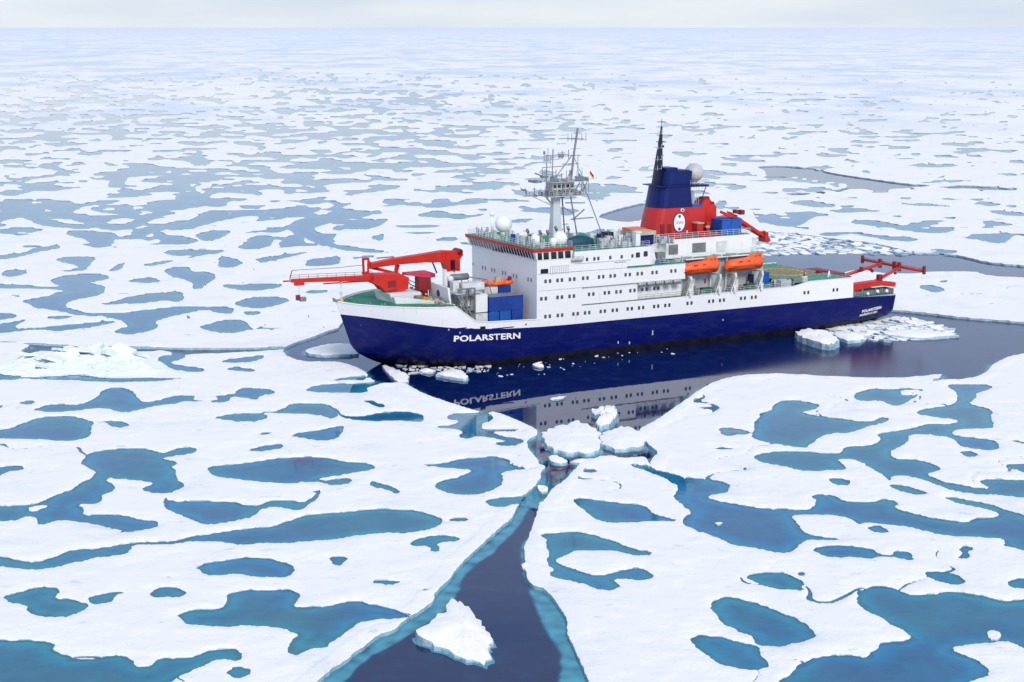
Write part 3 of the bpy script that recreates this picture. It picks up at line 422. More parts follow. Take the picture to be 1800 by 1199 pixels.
def sdist(X, Y, poly):                  # + inside
    inside = np.zeros(X.shape, bool); best = np.full(X.shape, 1e18)
    a = poly; b = np.roll(poly, -1, 0)
    for (x0, y0), (x1, y1) in zip(a, b):
        dx, dy = x1 - x0, y1 - y0; l2 = dx * dx + dy * dy
        if l2 < 1e-9: continue
        tt = np.clip(((X - x0) * dx + (Y - y0) * dy) / l2, 0, 1)
        ex = X - x0 - tt * dx; ey = Y - y0 - tt * dy
        np.minimum(best, ex * ex + ey * ey, out=best)
        if y0 != y1:
            c = (y0 > Y) != (y1 > Y)
            inside ^= c & (X < (x1 - x0) * (Y - y0) / (y1 - y0) + x0)
    return np.where(inside, 1, -1) * np.sqrt(best)

NU, NV = 860, 520
u = np.linspace(-.47, .47, NU)
# rows spaced evenly in view angle from 115 m to the horizon
v = np.linspace(.515, .0023, NV)
v = np.concatenate([v, [.0016, .001, .0006]])
NV = len(v)
gy = CAM_H / v
UU, VV = np.meshgrid(u, gy)             # rows x cols
GX = UU * VV; GY = VV
JX = pn(GX * .9, GY * .9) * .26 + pn(GX * .33 + 9, GY * .33) * .34 + pn(GX * 2.1, GY * 2.1) * .15
JY = pn(GX * .9 + 40, GY * .9) * .26 + pn(GX * .33, GY * .33 + 30) * .34 + pn(GX * 2.1 + 5, GY * 2.1) * .15
jit = np.clip(GY / 350, .7, 2.2)
WX = GX + JX * jit; WY = GY + JY * jit * 1.3
S = np.full(GX.shape, -30.0); P = np.full(GX.shape, -30.0)
for line in ICE_MAP.strip().split('\n'):
    k, rest = line[0], line[2:]
    p = chaikin(arr(rest))
    pad = 6
    x0, y0 = p.min(0) - pad; x1, y1 = p.max(0) + pad
    rr = np.where((gy >= y0) & (gy <= y1))[0]
    if not len(rr): continue
    r0, r1 = rr[0], rr[-1] + 1
    sub = (slice(r0, r1), slice(None))
    msk = (WX[sub] >= x0) & (WX[sub] <= x1) & (WY[sub] >= y0) & (WY[sub] <= y1)
    dd = np.full(msk.shape, -pad * 1.0)
    if k == 'w':                         # sea edges are broken, less jittered
        dd[msk] = sdist((WX[sub][msk] + GX[sub][msk]) / 2, (WY[sub][msk] + GY[sub][msk]) / 2, p)
    else: dd[msk] = sdist(WX[sub][msk], WY[sub][msk], p)
    if k == 'w': S[sub] = np.maximum(S[sub], dd)
    elif k == 'p': P[sub] = np.maximum(P[sub], dd)
    else:
        S[sub] = np.minimum(S[sub], -dd); P[sub] = np.minimum(P[sub], -dd)
# thaw ponds of the middle distance
def fb(x, y, w, o):
    return pn(x / w + o, y / w + o * 1.7)
n = fb(GX, GY * .85, 24, 3) * .62 + fb(GX, GY * .7, 11, 7) * .62 + fb(GX, GY * .8, 5, 11) * .30
big = fb(GX, GY, 150, 17) * .27
left = 1 / (1 + np.exp((UU - .02) / .03))
thr = .30 - .25 * left
thr = thr + np.clip((525 - GY) / 120, 0, 1) * (.42 * left + .34)  # sparse where the ponds are traced
thr = thr + np.clip((330 - GY) / 60, 0, 1) * 3
thr = thr + np.clip((GY - 900) / 1200, 0, 1) * .22 + np.clip((GY - 2100) / 900, 0, 1) * 1.0
Pn = (n + big - thr) * 9
Pn = np.where(S > -3, np.minimum(Pn, -S - 3), Pn)
P = np.maximum(P, np.clip(Pn, -30, 8))
# narrow drainage cracks between the ponds
cr = .20 + .25 * pn(GX / 7, GY / 7) - np.abs(pn(GX / 38 + 2.2, GY / 38 + 7) + .15 * pn(GX / 6, GY / 6)) * 26
cr = np.where(pn(GX / 55 + 31, GY / 55) > .02, cr, -5)
P = np.maximum(P, np.where(S > -1.2, -5, cr))

def march(F, xs=GX, ys=GY):
    """polygons of the region F > 0 on the grid: (verts, quads/tris list by size, contour segments)"""
    nr, nc = F.shape
    idx = np.arange(nr * nc).reshape(nr, nc)
    pos = F > 0
    VX = [xs.ravel()]; VY = [ys.ravel()]; off = nr * nc
    def cross(a, b, xa, xb, ya, yb):
        t = np.where(a != b, a / np.where(a == b, 1, a - b), .5); t = np.clip(t, .02, .98)
        return xa + t * (xb - xa), ya + t * (yb - ya)
    hx, hy = cross(F[:, :-1], F[:, 1:], xs[:, :-1], xs[:, 1:], ys[:, :-1], ys[:, 1:])
    H = off + np.arange(hx.size).reshape(hx.shape); off += hx.size
    vx, vy = cross(F[:-1], F[1:], xs[:-1], xs[1:], ys[:-1], ys[1:])
    Vv = off + np.arange(vx.size).reshape(vx.shape); off += vx.size
    AX = np.concatenate([xs.ravel(), hx.ravel(), vx.ravel()]); AY = np.concatenate([ys.ravel(), hy.ravel(), vy.ravel()])
    # corners a(0,0) b(0,1) c(1,1) d(1,0), edges: ab=H[i] bc=V[:,j+1] cd=H[i+1] da=V[:,j]
    a, b, c, d_ = idx[:-1, :-1], idx[:-1, 1:], idx[1:, 1:], idx[1:, :-1]
    ab, bc, cd_, da = H[:-1], Vv[:, 1:], H[1:], Vv[:, :-1]
    case = pos[:-1, :-1] * 1 + pos[:-1, 1:] * 2 + pos[1:, 1:] * 4 + pos[1:, :-1] * 8
    T = {1: [[a, ab, da]], 2: [[b, bc, ab]], 4: [[c, cd_, bc]], 8: [[d_, da, cd_]],
         3: [[a, b, bc, da]], 6: [[b, c, cd_, ab]], 12: [[c, d_, da, bc]], 9: [[d_, a, ab, cd_]],
         5: [[a, ab, da], [c, cd_, bc]], 10: [[b, bc, ab], [d_, da, cd_]],
         7: [[a, b, c, cd_, da]], 14: [[b, c, d_, da, ab]], 13: [[c, d_, a, ab, bc]], 11: [[d_, a, b, bc, cd_]],
         15: [[a, b, c, d_]]}
    SEG = {1: [(ab, da)], 2: [(bc, ab)], 4: [(cd_, bc)], 8: [(da, cd_)], 3: [(bc, da)], 6: [(cd_, ab)], 12: [(da, bc)], 9: [(ab, cd_)],
           5: [(ab, da), (cd_, bc)], 10: [(bc, ab), (da, cd_)], 7: [(cd_, da)], 14: [(da, ab)], 13: [(ab, bc)], 11: [(bc, cd_)]}
    faces = []; seg = []
    for k, polys in T.items():
        m_ = case == k
        if not m_.any(): continue
        for pl in polys: faces.append(np.stack([q[m_] for q in pl], 1))
        for s0, s1 in SEG.get(k, []): seg.append(np.stack([s0[m_], s1[m_]], 1))
    return AX, AY, faces, (np.concatenate(seg) if seg else np.zeros((0, 2), int)), nr * nc

def grid_mesh(name, F, zf, mats, wall=None, attr=None):
    AX, AY, faces, seg, ng = march(F)
    AZ = zf(AX, AY)
    flat = np.concatenate([f.ravel() for f in faces]); cnt = np.concatenate([np.full(len(f), f.shape[1]) for f in faces])
    used, inv = np.unique(flat, return_inverse=True)
    VX_, VY_, VZ_ = AX[used], AY[used], AZ[used]
    mi = np.zeros(len(cnt), np.int32); smooth = np.ones(len(cnt), bool)
    if wall is not None and len(seg):
        us, si = np.unique(seg.ravel(), return_inverse=True); si = si.reshape(-1, 2)
        o = len(used); k = len(us)
        wx, wy, wz = AX[us], AY[us], AZ[us]
        off = pn(wx * .8, wy * .8) * .12
        VX_ = np.concatenate([VX_, wx, wx]); VY_ = np.concatenate([VY_, wy + .02, wy + off]); VZ_ = np.concatenate([VZ_, wz, np.full(k, wall)])
        q = np.stack([o + si[:, 0], o + si[:, 1], o + k + si[:, 1], o + k + si[:, 0]], 1)
        inv = np.concatenate([inv, q.ravel()]); cnt = np.concatenate([cnt, np.full(len(q), 4)])
        mi = np.concatenate([mi, np.ones(len(q), np.int32)]); smooth = np.concatenate([smooth, np.ones(len(q), bool)])
    me = bpy.data.meshes.new(name)
    me.vertices.add(len(VX_)); me.loops.add(len(inv)); me.polygons.add(len(cnt))
    me.vertices.foreach_set('co', np.stack([VX_, VY_, VZ_], 1).ravel().astype(np.float32))
    me.loops.foreach_set('vertex_index', inv.astype(np.int32))
    me.polygons.foreach_set('loop_start', np.concatenate([[0], np.cumsum(cnt)[:-1]]).astype(np.int32))
    for m_ in mats: me.materials.append(m_)
    me.polygons.foreach_set('material_index', mi); me.polygons.foreach_set('use_smooth', smooth)
    if attr:
        an, af = attr
        vals = af(used, AX, AY)
        if len(vals) < len(VX_): vals = np.concatenate([vals, np.zeros(len(VX_) - len(vals))])
        a_ = me.attributes.new(an, 'FLOAT', 'POINT'); a_.data.foreach_set('value', vals.astype(np.float32))
    me.update(calc_edges=True); me.validate()
    return link(name, me)

def lerp_field(F):                       # value of a grid field at grid + crossing vertices
    return np.concatenate([F.ravel(), ((F[:, :-1] + F[:, 1:]) / 2).ravel(), ((F[:-1] + F[1:]) / 2).ravel()])

ICEF = -np.maximum(S, P)
edge_f = lerp_field(ICEF); near_sea = lerp_field(np.clip(S - P, -5, 5) * (S > -2) - 5.0 * (S <= -2))
def ztop(x, y):
    rise = np.clip(edge_f / 1.6, 0, 1); lead = np.clip(near_sea + 1.5, 0, 1)
    h = (.10 * pn(x / 9, y / 9) + .05 * pn(x / 2.7, y / 2.7)) * rise
    return np.maximum(.205 + .17 * np.sqrt(rise) + .17 * lead * (1 - rise * .5) + h, .17)
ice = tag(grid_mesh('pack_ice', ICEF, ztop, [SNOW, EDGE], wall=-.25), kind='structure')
PF = np.minimum(P + .8, -S)
dep = lerp_field(np.clip(P / 2.6, 0, 1))
tag(grid_mesh('melt_pond_water', PF, lambda x, y: np.full(x.shape, .14), [POND], attr=('depth', lambda used, x, y: dep[used])), kind='structure')
# sea in the leads, with the ledge of ice under the surface along its edges
wn = pn(GX * .35, GY * .35)
rim = np.clip(1 - S / (1.0 + .9 * (wn + .4)), 0, 1) * .75
rim = np.where(GY > 330, rim * .4, rim)
deep = -sdist(GX[GY < 240], GY[GY < 240], chaikin(CHANNEL_DEEP)) + pn(GX[GY < 240] * .3, GY[GY < 240] * .3) * .3
ch = np.zeros(GX.shape)
chan = np.clip(deep / .45 + .2, 0, 1) * np.clip(.66 + .38 * pn(GX[GY < 240] * .6, GY[GY < 240] * .6), 0, 1)
ch[GY < 240] = chan * (np.abs(GX[GY < 240]) < 30) * np.clip((222 - GY[GY < 240]) / 10, 0, 1)
rim = np.maximum(rim * np.where(GY < 215, .0, 1), ch)
shf = lerp_field(rim)
tag(grid_mesh('sea_water', S + .8, lambda x, y: np.zeros(x.shape), [SEA], attr=('shelf', lambda used, x, y: shf[used])), kind='structure')
# the ice goes on all round, lower than the modelled sheet
b_ = MB(False); b_.add([(-60000, -30000, -.6), (60000, -30000, -.6), (60000, 100000, -.6), (-60000, 100000, -.6)], [(0, 1, 2, 3)])
tag(b_.build('pack_ice_beyond', SNOW), kind='structure')

# ------------------------------------------------------------------ loose blocks and floes
def floe(name, pts, h, label, cat='ice floe', group=None, tilt=(0, 0), rough=.12, dome=.3, foot=.25, rings=5, z0=0.0, seed=0):
    p = chaikin(np.array(pts, float)); p = np.stack([p * .5 + np.roll(p, -1, 0) * .5, np.roll(p, -1, 0)], 1).reshape(-1, 2)
    c = p.mean(0); root = empty(name, (c[0], c[1], z0)); tag(root, label, cat, group)
    q = p - c; ang = np.arange(len(q)); rad = np.hypot(q[:, 0], q[:, 1])
    jag = 1 + .13 * pn(q[:, 0] * 1.1 + seed, q[:, 1] * 1.1) + .07 * pn(q[:, 0] * 3.3, q[:, 1] * 3.3 + seed)
    q = q * jag[:, None]
    def H(x, y, k):
        n_ = pn(x * .9 + seed, y * .9 + 3) * rough + pn(x * 2.6, y * 2.6 + seed) * rough * .5 + rough * .9 * (pn(x * .5 + seed, y * .5) > .08)
        return h + dome * (1 - k * k) + n_ + tilt[0] * x + tilt[1] * y
    mb = MB(False); R_ = []
    ks = [1.0] + [1 - (i / rings) ** .8 for i in range(1, rings)] + [.02]
    for i, k in enumerate(ks):
        R_.append([(x * k, y * k, max(H(x * k, y * k, k) - (.10 * h if i == 0 else 0), .08)) for x, y in q])
    lo = [(x * 1.02, y * 1.02, -.4) for x, y in q]; mid = [(x * 1.015, y * 1.015, max(H(x, y, 1) * .55, .04)) for x, y in q]
    mb.loft([lo, mid, R_[0]], 1, False, False)
    mb.loft(R_, 0, False, True)
    mb.add(R_[-1], [tuple(range(len(q)))], 0)
    mb.build('ice_block', [SNOW, EDGE], root)
    if foot:
        f = MB(False); g0 = [(x * (1 + foot) + foot * .4, y * (1 + foot) - foot * .9, .012) for x, y in q]; g1 = [(x * .95, y * .95, .02) for x, y in q]
        f.loft([g0, g1], 0, False); f.build('submerged_foot', FOOT, root)
    return root
FOOT = mat('submerged_blue_ice', (.07, .32, .40), .06, .5, var=.4, vscale=.8)
FLOES = {
'block_fg':'-9.9,159.7 -8,162.8 -6.8,165.8 -6.1,168.9 -5.2,168.2 -3.7,164.9 -2.7,161.6 -1.9,159.5 -2.3,157.2 -2,154.6 -2.7,153.5 -4.9,154.9 -7.4,157.2',
'floe_round':'4.3,244.6 5.5,247.5 7.7,250.6 10.2,252.2 11.1,250.6 13,246.9 12.8,241.6 12.3,234.4 10.7,232.9 8,233.6 6.4,234.4 4.8,238.2',
'floe_round2':'13,244.6 14.7,247.5 16.8,249.4 18.9,247.5 19.8,242.8 19.2,238.2 17.3,236 15.1,235.4 13.3,237.1 12.9,240.5',
'floe_small_ul':'12.4,258.2 13.8,260.2 14.6,262.6 16,262.2 16.2,258.9 16.3,255.6 15.5,252.5 14.2,249.4 12.8,248.8 12.6,250.6 14.1,253.1 13.7,255.6 12.6,256.9',
'floe_s3':'5,231.7 6.1,231.9 7.4,230.1 7.8,228 6.3,227.7 5.2,229',
'floe_s4':'7.9,229 9.5,231.1 11.6,231.1 10.5,229 8.9,228',
'floe_s5':'12,232.2 13.9,232.9 15.8,230.6 14.2,229.3 11.9,230.1',
'floe_thin':'6.1,269.9 7.4,272 9,272.4 8.3,270.1 6.7,269.1',
'floe_bow1':'-13.4,288.9 -11.6,292.2 -10.3,293 -8.6,292.2 -8,288.9 -7.3,285.7 -8.7,284.9 -11.1,286.8',
'floe_bow2':'-16.6,293 -14.7,294.4 -13.3,292.7 -13.5,291 -15.2,291',
'strip_bow':'-23.3,297.8 -21.5,296 -19.2,291.3 -17.6,287.8 -17.6,284.1 -17.9,281.4 -19.2,282.5 -20.7,286.8 -21.8,291.3',
'floe_mid1':'3.4,297.8 4.7,299 5.9,296.4 4.7,295.7',
'floe_stern':'55.3,326.4 58,329.5 60.6,327.4 61.5,322.3 61.9,317.4 60.2,313.1 58.1,313.5 55.6,319.3 54.8,322.3',
'floe_stern2':'62.7,328.5 66.4,330.6 68.4,325.4 67.2,321.3 64.4,319.9 63,322.3',
'floe_stern3':'73.1,330.6 78.9,332.7 84,330.6 86.7,326.8 80.4,323.3 73.5,325.4',
'stone':'24.5,199.4 25.4,200 25.6,199.5 24.9,198.4',
'corner':'47.2,161.8 48.3,161.8 48.4,160.5 47.6,159.2 46.9,159.6',
'chan_l':'3.2,216.2 4.2,216.7 4.7,214.8 4.5,213.4 3.7,213.4',
'chan_r':'1,183.1 1.9,183.3 2,182 1.3,181.3',
'ridge':'-91.2,291.3 -89.9,300.7 -87.9,307 -83.8,306.1 -83.2,311.6 -81.3,315.4 -77.2,314.5 -72,308.8 -66.3,305.2 -63.7,300.7 -62,295.5 -60.1,291.3 -60.8,288.1 -65.3,287.8 -69.6,286.8 -74.7,290 -78.6,288.9 -83.1,287.3 -86.7,289.7',
}
def fl(k): return arr(FLOES[k])
floe('ice_floe', fl('block_fg'), .75, 'large white ice slab floating alone in the dark foreground channel', tilt=(-.05, .07), dome=.5, foot=.1, rough=.1)
floe('ice_floe', fl('floe_round'), .55, 'big rounded white floe with a thin blue streak at the head of the channel', dome=.35, foot=.1, rough=.08)
floe('ice_floe', fl('floe_round2'), .5, 'rounded floe pressed against the right side of the big round floe', dome=.3, foot=.1, rough=.1, seed=4)
floe('ice_floe', fl('floe_small_ul'), .8, 'lumpy curled ice block behind the two rounded floes', dome=.5, foot=.15, rough=.3, seed=6)
floe('ice_floe', fl('floe_s3'), .4, 'small pointed floe below the left end of the big round floe', foot=.1, seed=7)
floe('ice_floe', fl('floe_s4'), .25, 'thin flat floe right below the big round floe', foot=.12, dome=.1, seed=8)
floe('ice_floe', fl('floe_s5'), .3, 'flat elongated floe below the second rounded floe', foot=.12, dome=.1, seed=9)
floe('ice_floe', fl('floe_thin'), .15, 'thin lone sliver of ice floating over the ship mirror image', foot=.05, dome=.05, seed=10)
floe('ice_floe', fl('floe_bow1'), .45, 'longest white floe lying beside the bow on the dark water', foot=.1, seed=11, rough=.1)
floe('ice_floe', fl('floe_bow2'), .3, 'narrow floe just left of the longest floe beside the bow', foot=.05, seed=12)
floe('ice_floe', fl('strip_bow'), .35, 'slanting strip of ice just in front of the stem of the ship', foot=0, seed=13)
floe('ice_floe', fl('floe_mid1'), .3, 'small lone floe floating off the hull right of the ship name', foot=.05, seed=14)
floe('ice_floe', fl('floe_stern'), 1.3, 'thick oblong ice block with pale blue flank close to the ship quarter', dome=.4, foot=.06, seed=15, rough=.15)
floe('ice_floe', fl('floe_stern2'), .6, 'flat white floe right behind the thick oblong block', foot=.12, seed=16)
floe('ice_floe', fl('floe_stern3'), .5, 'long low floe at the outer edge of the rubble under the stern', foot=.05, seed=17)
floe('ice_chunk', fl('stone'), .2, 'small white lump of ice sitting in the wide blue pond at right', cat='ice chunk', foot=.3, z0=.12, seed=18, dome=.04, rough=.05)
floe('ice_chunk', fl('corner'), .2, 'small angular ice chunk in the large teal pond at lower right', cat='ice chunk', foot=0, z0=.12, seed=19, dome=.04, rough=.05)
floe('ice_chunk', fl('chan_l'), .3, 'small ice lump on the left lip of the narrow channel neck', cat='ice chunk', foot=.1, seed=20, dome=.1)
floe('ice_chunk', fl('chan_r'), .25, 'tiny ice crumb on the right edge of the foreground channel', cat='ice chunk', foot=.2, seed=21)

# pressure ridge on the left
def ridge():
    p = chaikin(fl('ridge')); c = p.mean(0)
    root = empty('pressure_ridge', (c[0], c[1], .2)); tag(root, 'heaped white pressure ridge with blue cracks at the left edge of the picture', 'ice ridge')
    xs = np.linspace(p[:, 0].min(), p[:, 0].max(), 150); ys = np.linspace(p[:, 1].min(), p[:, 1].max(), 60)
    X, Y = np.meshgrid(xs, ys); D = sdist(X + pn(X * .6, Y * .6) * .8, Y + pn(X * .5 + 9, Y * .5) * .8, p)
    rdg = 1 - np.abs(pn(X / 5, Y / 5)) * 1.6; facet = np.abs(pn(X / 2.2 + 5, Y / 3)) + .5 * np.abs(pn(X / 1.1, Y / 1.1))
    env = np.clip(D / 6, 0, 1); pk = np.exp(-((X + 76) / 8.5) ** 2 - ((Y - 304) / 6) ** 2) + .5 * np.exp(-((X + 66) / 5) ** 2 - ((Y - 297) / 5) ** 2)
    blk = np.round((pn(X / 4.2 + 3, Y / 5) + .6 * pn(X / 9, Y / 9)) * 2.2) / 2.2
    Z = env ** .6 * (.25 + .2 * np.clip(rdg, 0, 1) ** 2 + .16 * facet + .75 * np.clip(blk + .35, 0, 2) + 1.1 * pk + .5 * np.exp(-((X + 86) / 5) ** 2)) * 1.0
    Z = Z - .8 * np.exp(-((X + 81.2 - (Y - 300) * .25) / .35) ** 2) * env
    vs = [(x - c[0], y - c[1], z) for x, y, z in zip(X.ravel(), Y.ravel(), Z.ravel())]
    fs = []; mi = []
    for i in range(59):
        for j in range(149):
            if max(D[i, j], D[i + 1, j], D[i, j + 1], D[i + 1, j + 1]) > -.3:
                fs.append((i * 150 + j, i * 150 + j + 1, (i + 1) * 150 + j + 1, (i + 1) * 150 + j))
    m_ = MB(False); m_.add(vs, fs, 0, False)
    o = m_.build('heaped_ice', SNOW_ROUGH, root)
    rnd = random.Random(3); inside = np.argwhere(D > 1.2)
    for k in range(38):
        i, j = inside[rnd.randrange(len(inside))]; x, y, z = X[i, j], Y[i, j], Z[i, j]
        if rnd.random() > .35 + .65 * math.exp(-((x + 76) / 11) ** 2 - ((y - 301) / 7) ** 2): continue
        r = rnd.uniform(.7, 2.3); n_ = rnd.randint(4, 6); a0 = rnd.random() * 6; st = rnd.uniform(1, 2)
        ring = [(r * st * math.cos(a0 + 6.283 * i2 / n_) * rnd.uniform(.8, 1.1), r * math.sin(a0 + 6.283 * i2 / n_) * rnd.uniform(.8, 1.1)) for i2 in range(n_)]
        b = MB(False); th = rnd.uniform(.3, .7)
        b.loft([[(u_, v_, 0) for u_, v_ in ring], [(u_ * .94, v_ * .94, th) for u_, v_ in ring]], 1, False); b.add([(u_ * .94, v_ * .94, th) for u_, v_ in ring], [tuple(range(n_))], 0)
        s_ = b.build('ice_slab', [SNOW, BLUE_EDGE], root); s_.location = (x - c[0], y - c[1], z - .35 + rnd.uniform(0, .4)); s_.rotation_euler = (rnd.uniform(-.1, .5), rnd.uniform(-.4, .4), rnd.random() * 3)
BLUE_EDGE = mat('blue_ice_face', (.70, .80, .82), .4, .5, var=.3, vscale=.8)
SNOW_ROUGH = mat('heaped_snow_ice', (.85, .88, .90), .7, .3, var=.3, vscale=.3, bump=.15, bscale=1.2, col2=(.78, .84, .855))
ridge()
# small slabs half way along the thaw crack and on the ice edge
def chunk(mb, x, y, r, h, z=0.0, flat=True):
    n_ = random.randint(5, 7); a0 = random.random() * 6
    st = 1 + random.random() * .9; rot = random.random() * 3.1
    ring = []
    for i in range(n_):
        a = a0 + 2 * math.pi * i / n_; rr = r * random.uniform(.75, 1.15)
        px, py = rr * math.cos(a) * st, rr * math.sin(a)
        ring.append((px * math.cos(rot) - py * math.sin(rot), px * math.sin(rot) + py * math.cos(rot)))
    tx, ty = random.uniform(-.15, .15), random.uniform(-.15, .15)
    mb.loft([[(x + a, y + b, z - .15) for a, b in ring], [(x + a * .96, y + b * .96, z + h + tx * a + ty * b) for a, b in ring]], 1, False)
    mb.add([(x + a * .96, y + b * .96, z + h + tx * a + ty * b) for a, b in ring], [tuple(range(n_))], 0)
def scatter(poly, n_, rmin, rmax, h, name, label, singles=0, gap=1.0, power=2.2):
    poly = np.array(poly); lo = poly.min(0); hi = poly.max(0); placed = []
    mb = MB(False); k = 0; tries = 0
    while len(placed) < n_ and tries < n_ * 60:
        tries += 1
        r = rmin + (rmax - rmin) * (1 - len(placed) / n_) ** power
        x = random.uniform(lo[0], hi[0]); y = random.uniform(lo[1], hi[1])
        if sdist(np.array([x]), np.array([y]), poly)[0] < r * .4: continue
        if any((x - a) ** 2 + (y - b) ** 2 < ((r + c) * gap) ** 2 for a, b, c in placed): continue
        placed.append((x, y, r))
        if len(placed) <= singles:
            o = MB(False); chunk(o, 0, 0, r, h * random.uniform(.6, 1.5)); ob = o.build('ice_fragment', [SNOW, EDGE]); ob.location = (x, y, 0)
            tag(ob, label, 'ice fragment', name)
        else: chunk(mb, x, y, r, h * random.uniform(.4, 1.2))
    o = mb.build('brash_ice', [SNOW, EDGE]); tag(o, 'loose ' + name, 'brash ice', kind='stuff')
scatter([(59.7, 331), (69.8, 343.7), (78.5, 349), (84, 346), (88, 335), (86, 326), (80.6, 324.3), (70.5, 322), (62, 326)], 420, .18, 1.35, .22,
        'ice rubble under the ship stern', 'jagged white ice fragment in the rubble drifting under the ship stern', singles=70, gap=.86)
scatter([(64, 447), (66, 468), (70, 497), (83, 493), (91, 480), (100, 471), (114, 453), (106, 448), (93, 450), (81, 450)], 760, .2, 1.9, .18,
        'ice rubble in the lead behind the ship', 'flat broken floe in the rubble field beyond the lifeboats', singles=70, gap=.9)
scatter([(-21, 301), (-17, 299.8), (-10, 298), (-4, 299), (-4, 292), (-9, 292), (-14, 292), (-18, 289.7)], 90, .12, .7, .12,
        'ice crumbs along the bow', 'small ice fragment floating close along the bow', singles=25, gap=1.0)
scatter([(-6, 300), (6, 307), (30, 318), (32, 309), (14, 300), (6, 288), (-6, 288)], 48, .06, .42, .08,
        'ice crumbs off the port side', 'tiny ice fragment floating off the port side of the hull', singles=10, gap=1.5)
scatter([(13, 229), (20, 226), (25, 240), (27, 258), (33, 272), (29, 270), (22, 252), (18, 236)], 26, .15, .7, .15,
        'ice bits along the lead edge', 'small ice fragment along the lead edge right of the rounded floes', singles=12, gap=1.1)

def painted(name, col, rough, spec, worn, wf, stain, sf):
    m = mat(name, col, rough, spec); t = m.node_tree; b = t.nodes['Principled BSDF']; N = t.nodes.new; L = t.links.new
    g = N('ShaderNodeTexCoord')
    def nz(sc3, scale, det, lo, hi, f, prev, c):
        q = N('ShaderNodeMapping'); q.inputs['Scale'].default_value = sc3; L(g.outputs['Object'], q.inputs[0])
        n = N('ShaderNodeTexNoise'); n.inputs['Scale'].default_value = scale; n.inputs['Detail'].default_value = det; n.inputs['Roughness'].default_value = .65; L(q.outputs[0], n.inputs['Vector'])
        r = N('ShaderNodeMapRange'); r.inputs[1].default_value = lo; r.inputs[2].default_value = hi; r.inputs[4].default_value = f; L(n.outputs['Fac'], r.inputs[0])
        k = N('ShaderNodeMix'); k.data_type = 'RGBA'; L(r.outputs[0], k.inputs[0]); k.inputs[7].default_value = (*c, 1)
        if isinstance(prev, tuple): k.inputs[6].default_value = (*prev, 1)
        else: L(prev, k.inputs[6])
        return k.outputs[2], n
    c, n = nz((.5, 1, 1.6), .5, 7, .48, .72, wf, col, worn)          # scuffs along the plates
    c, n2 = nz((2.4, 2.4, .22), 1.0, 5, .60, .74, sf, c, stain)       # runs below scuppers
    L(c, b.inputs['Base Color'])
    bp = N('ShaderNodeBump'); bp.inputs['Distance'].default_value = .05; L(n.outputs['Fac'], bp.inputs['Height']); L(bp.outputs[0], b.inputs['Normal'])
    return m
# ------------------------------------------------------------------ the ship; frame: x aft of the stem head, port side towards the camera
BLUE = painted('hull_blue', (.0018, .0055, .098), .4, .16, (.014, .026, .13), .65, (.022, .016, .022), .7)
HULL_SHADE = mat('hull_painted_shade_black', (.003, .003, .010), .5, .2, var=.4, vscale=.6, col2=(.012, .012, .02))  # shade and dark water reflection on the low blue hull, painted as black
WHITE = painted('ship_white', (.73, .74, .755), .45, .3, (.72, .735, .75), .8, (.48, .38, .28), .55)
WHITE2 = mat('ship_white_weathered', (.66, .69, .70), .55, .3, var=.22, vscale=.9, col2=(.50, .49, .45))
GREEN = mat('deck_green', (.02, .22, .12), .6, .3, var=.25, vscale=.5)
GREEN2 = mat('deck_green_pale', (.06, .30, .20), .6, .3, var=.4, vscale=.9)
RED = mat('crane_red', (.58, .018, .008), .4, .4, var=.2, vscale=.5)
RED2 = mat('funnel_red', (.48, .022, .022), .45, .4, var=.15, vscale=.4)
DARKRED = mat('dark_red_steel', (.20, .008, .012), .5)
ORANGE = mat('boat_orange', (.86, .12, .025), .35, .4, var=.12, vscale=.7)
DKORANGE = mat('boat_orange_keel', (.45, .045, .008), .45)
NAVY = mat('funnel_blue', (.003, .012, .115), .4, .25, var=.25, vscale=.4)
DNAVY = mat('dark_navy', (.004, .006, .03), .4)
CBLUE = mat('container_blue', (.008, .05, .30), .45, .4, var=.3, vscale=.6, bump=.0)
CBLUE2 = mat('container_blue_bright', (.01, .10, .42), .45, .4, var=.3, vscale=.7)
GREY = mat('grey_steel', (.20, .215, .23), .5, .4, var=.3, vscale=1.0)
LGREY = mat('light_grey_paint', (.42, .45, .47), .5, .4, var=.15, vscale=.6)
DARK = mat('dark_opening', (.008, .009, .012), .5, .3)
GLASS = mat('window_glass', (.008, .012, .02), .08, .6)
GLASSG = mat('porthole_glass', (.05, .06, .08), .12, .6)
RAILM = mat('rail_white', (.62, .66, .68), .5)
YELLOW = mat('yellow_paint', (.62, .40, .03), .5)
TAN = mat('tan_cover', (.50, .44, .30), .8, .2, var=.25, vscale=1.2)
LETTER = mat('white_lettering', (.80, .80, .80), .5)
RUST = mat('rusty_wood', (.22, .10, .04), .8, .2, var=.4, vscale=2)
TARP = mat('teal_tarpaulin', (.012, .075, .11), .6, .3, var=.4, vscale=1.4, bump=.08, bscale=2)
NET = mat('deck_net_olive', (.17, .20, .11), .8, .2, var=.4, vscale=1.5)
DOME = mat('radome_white', (.78, .79, .79), .5, .3)

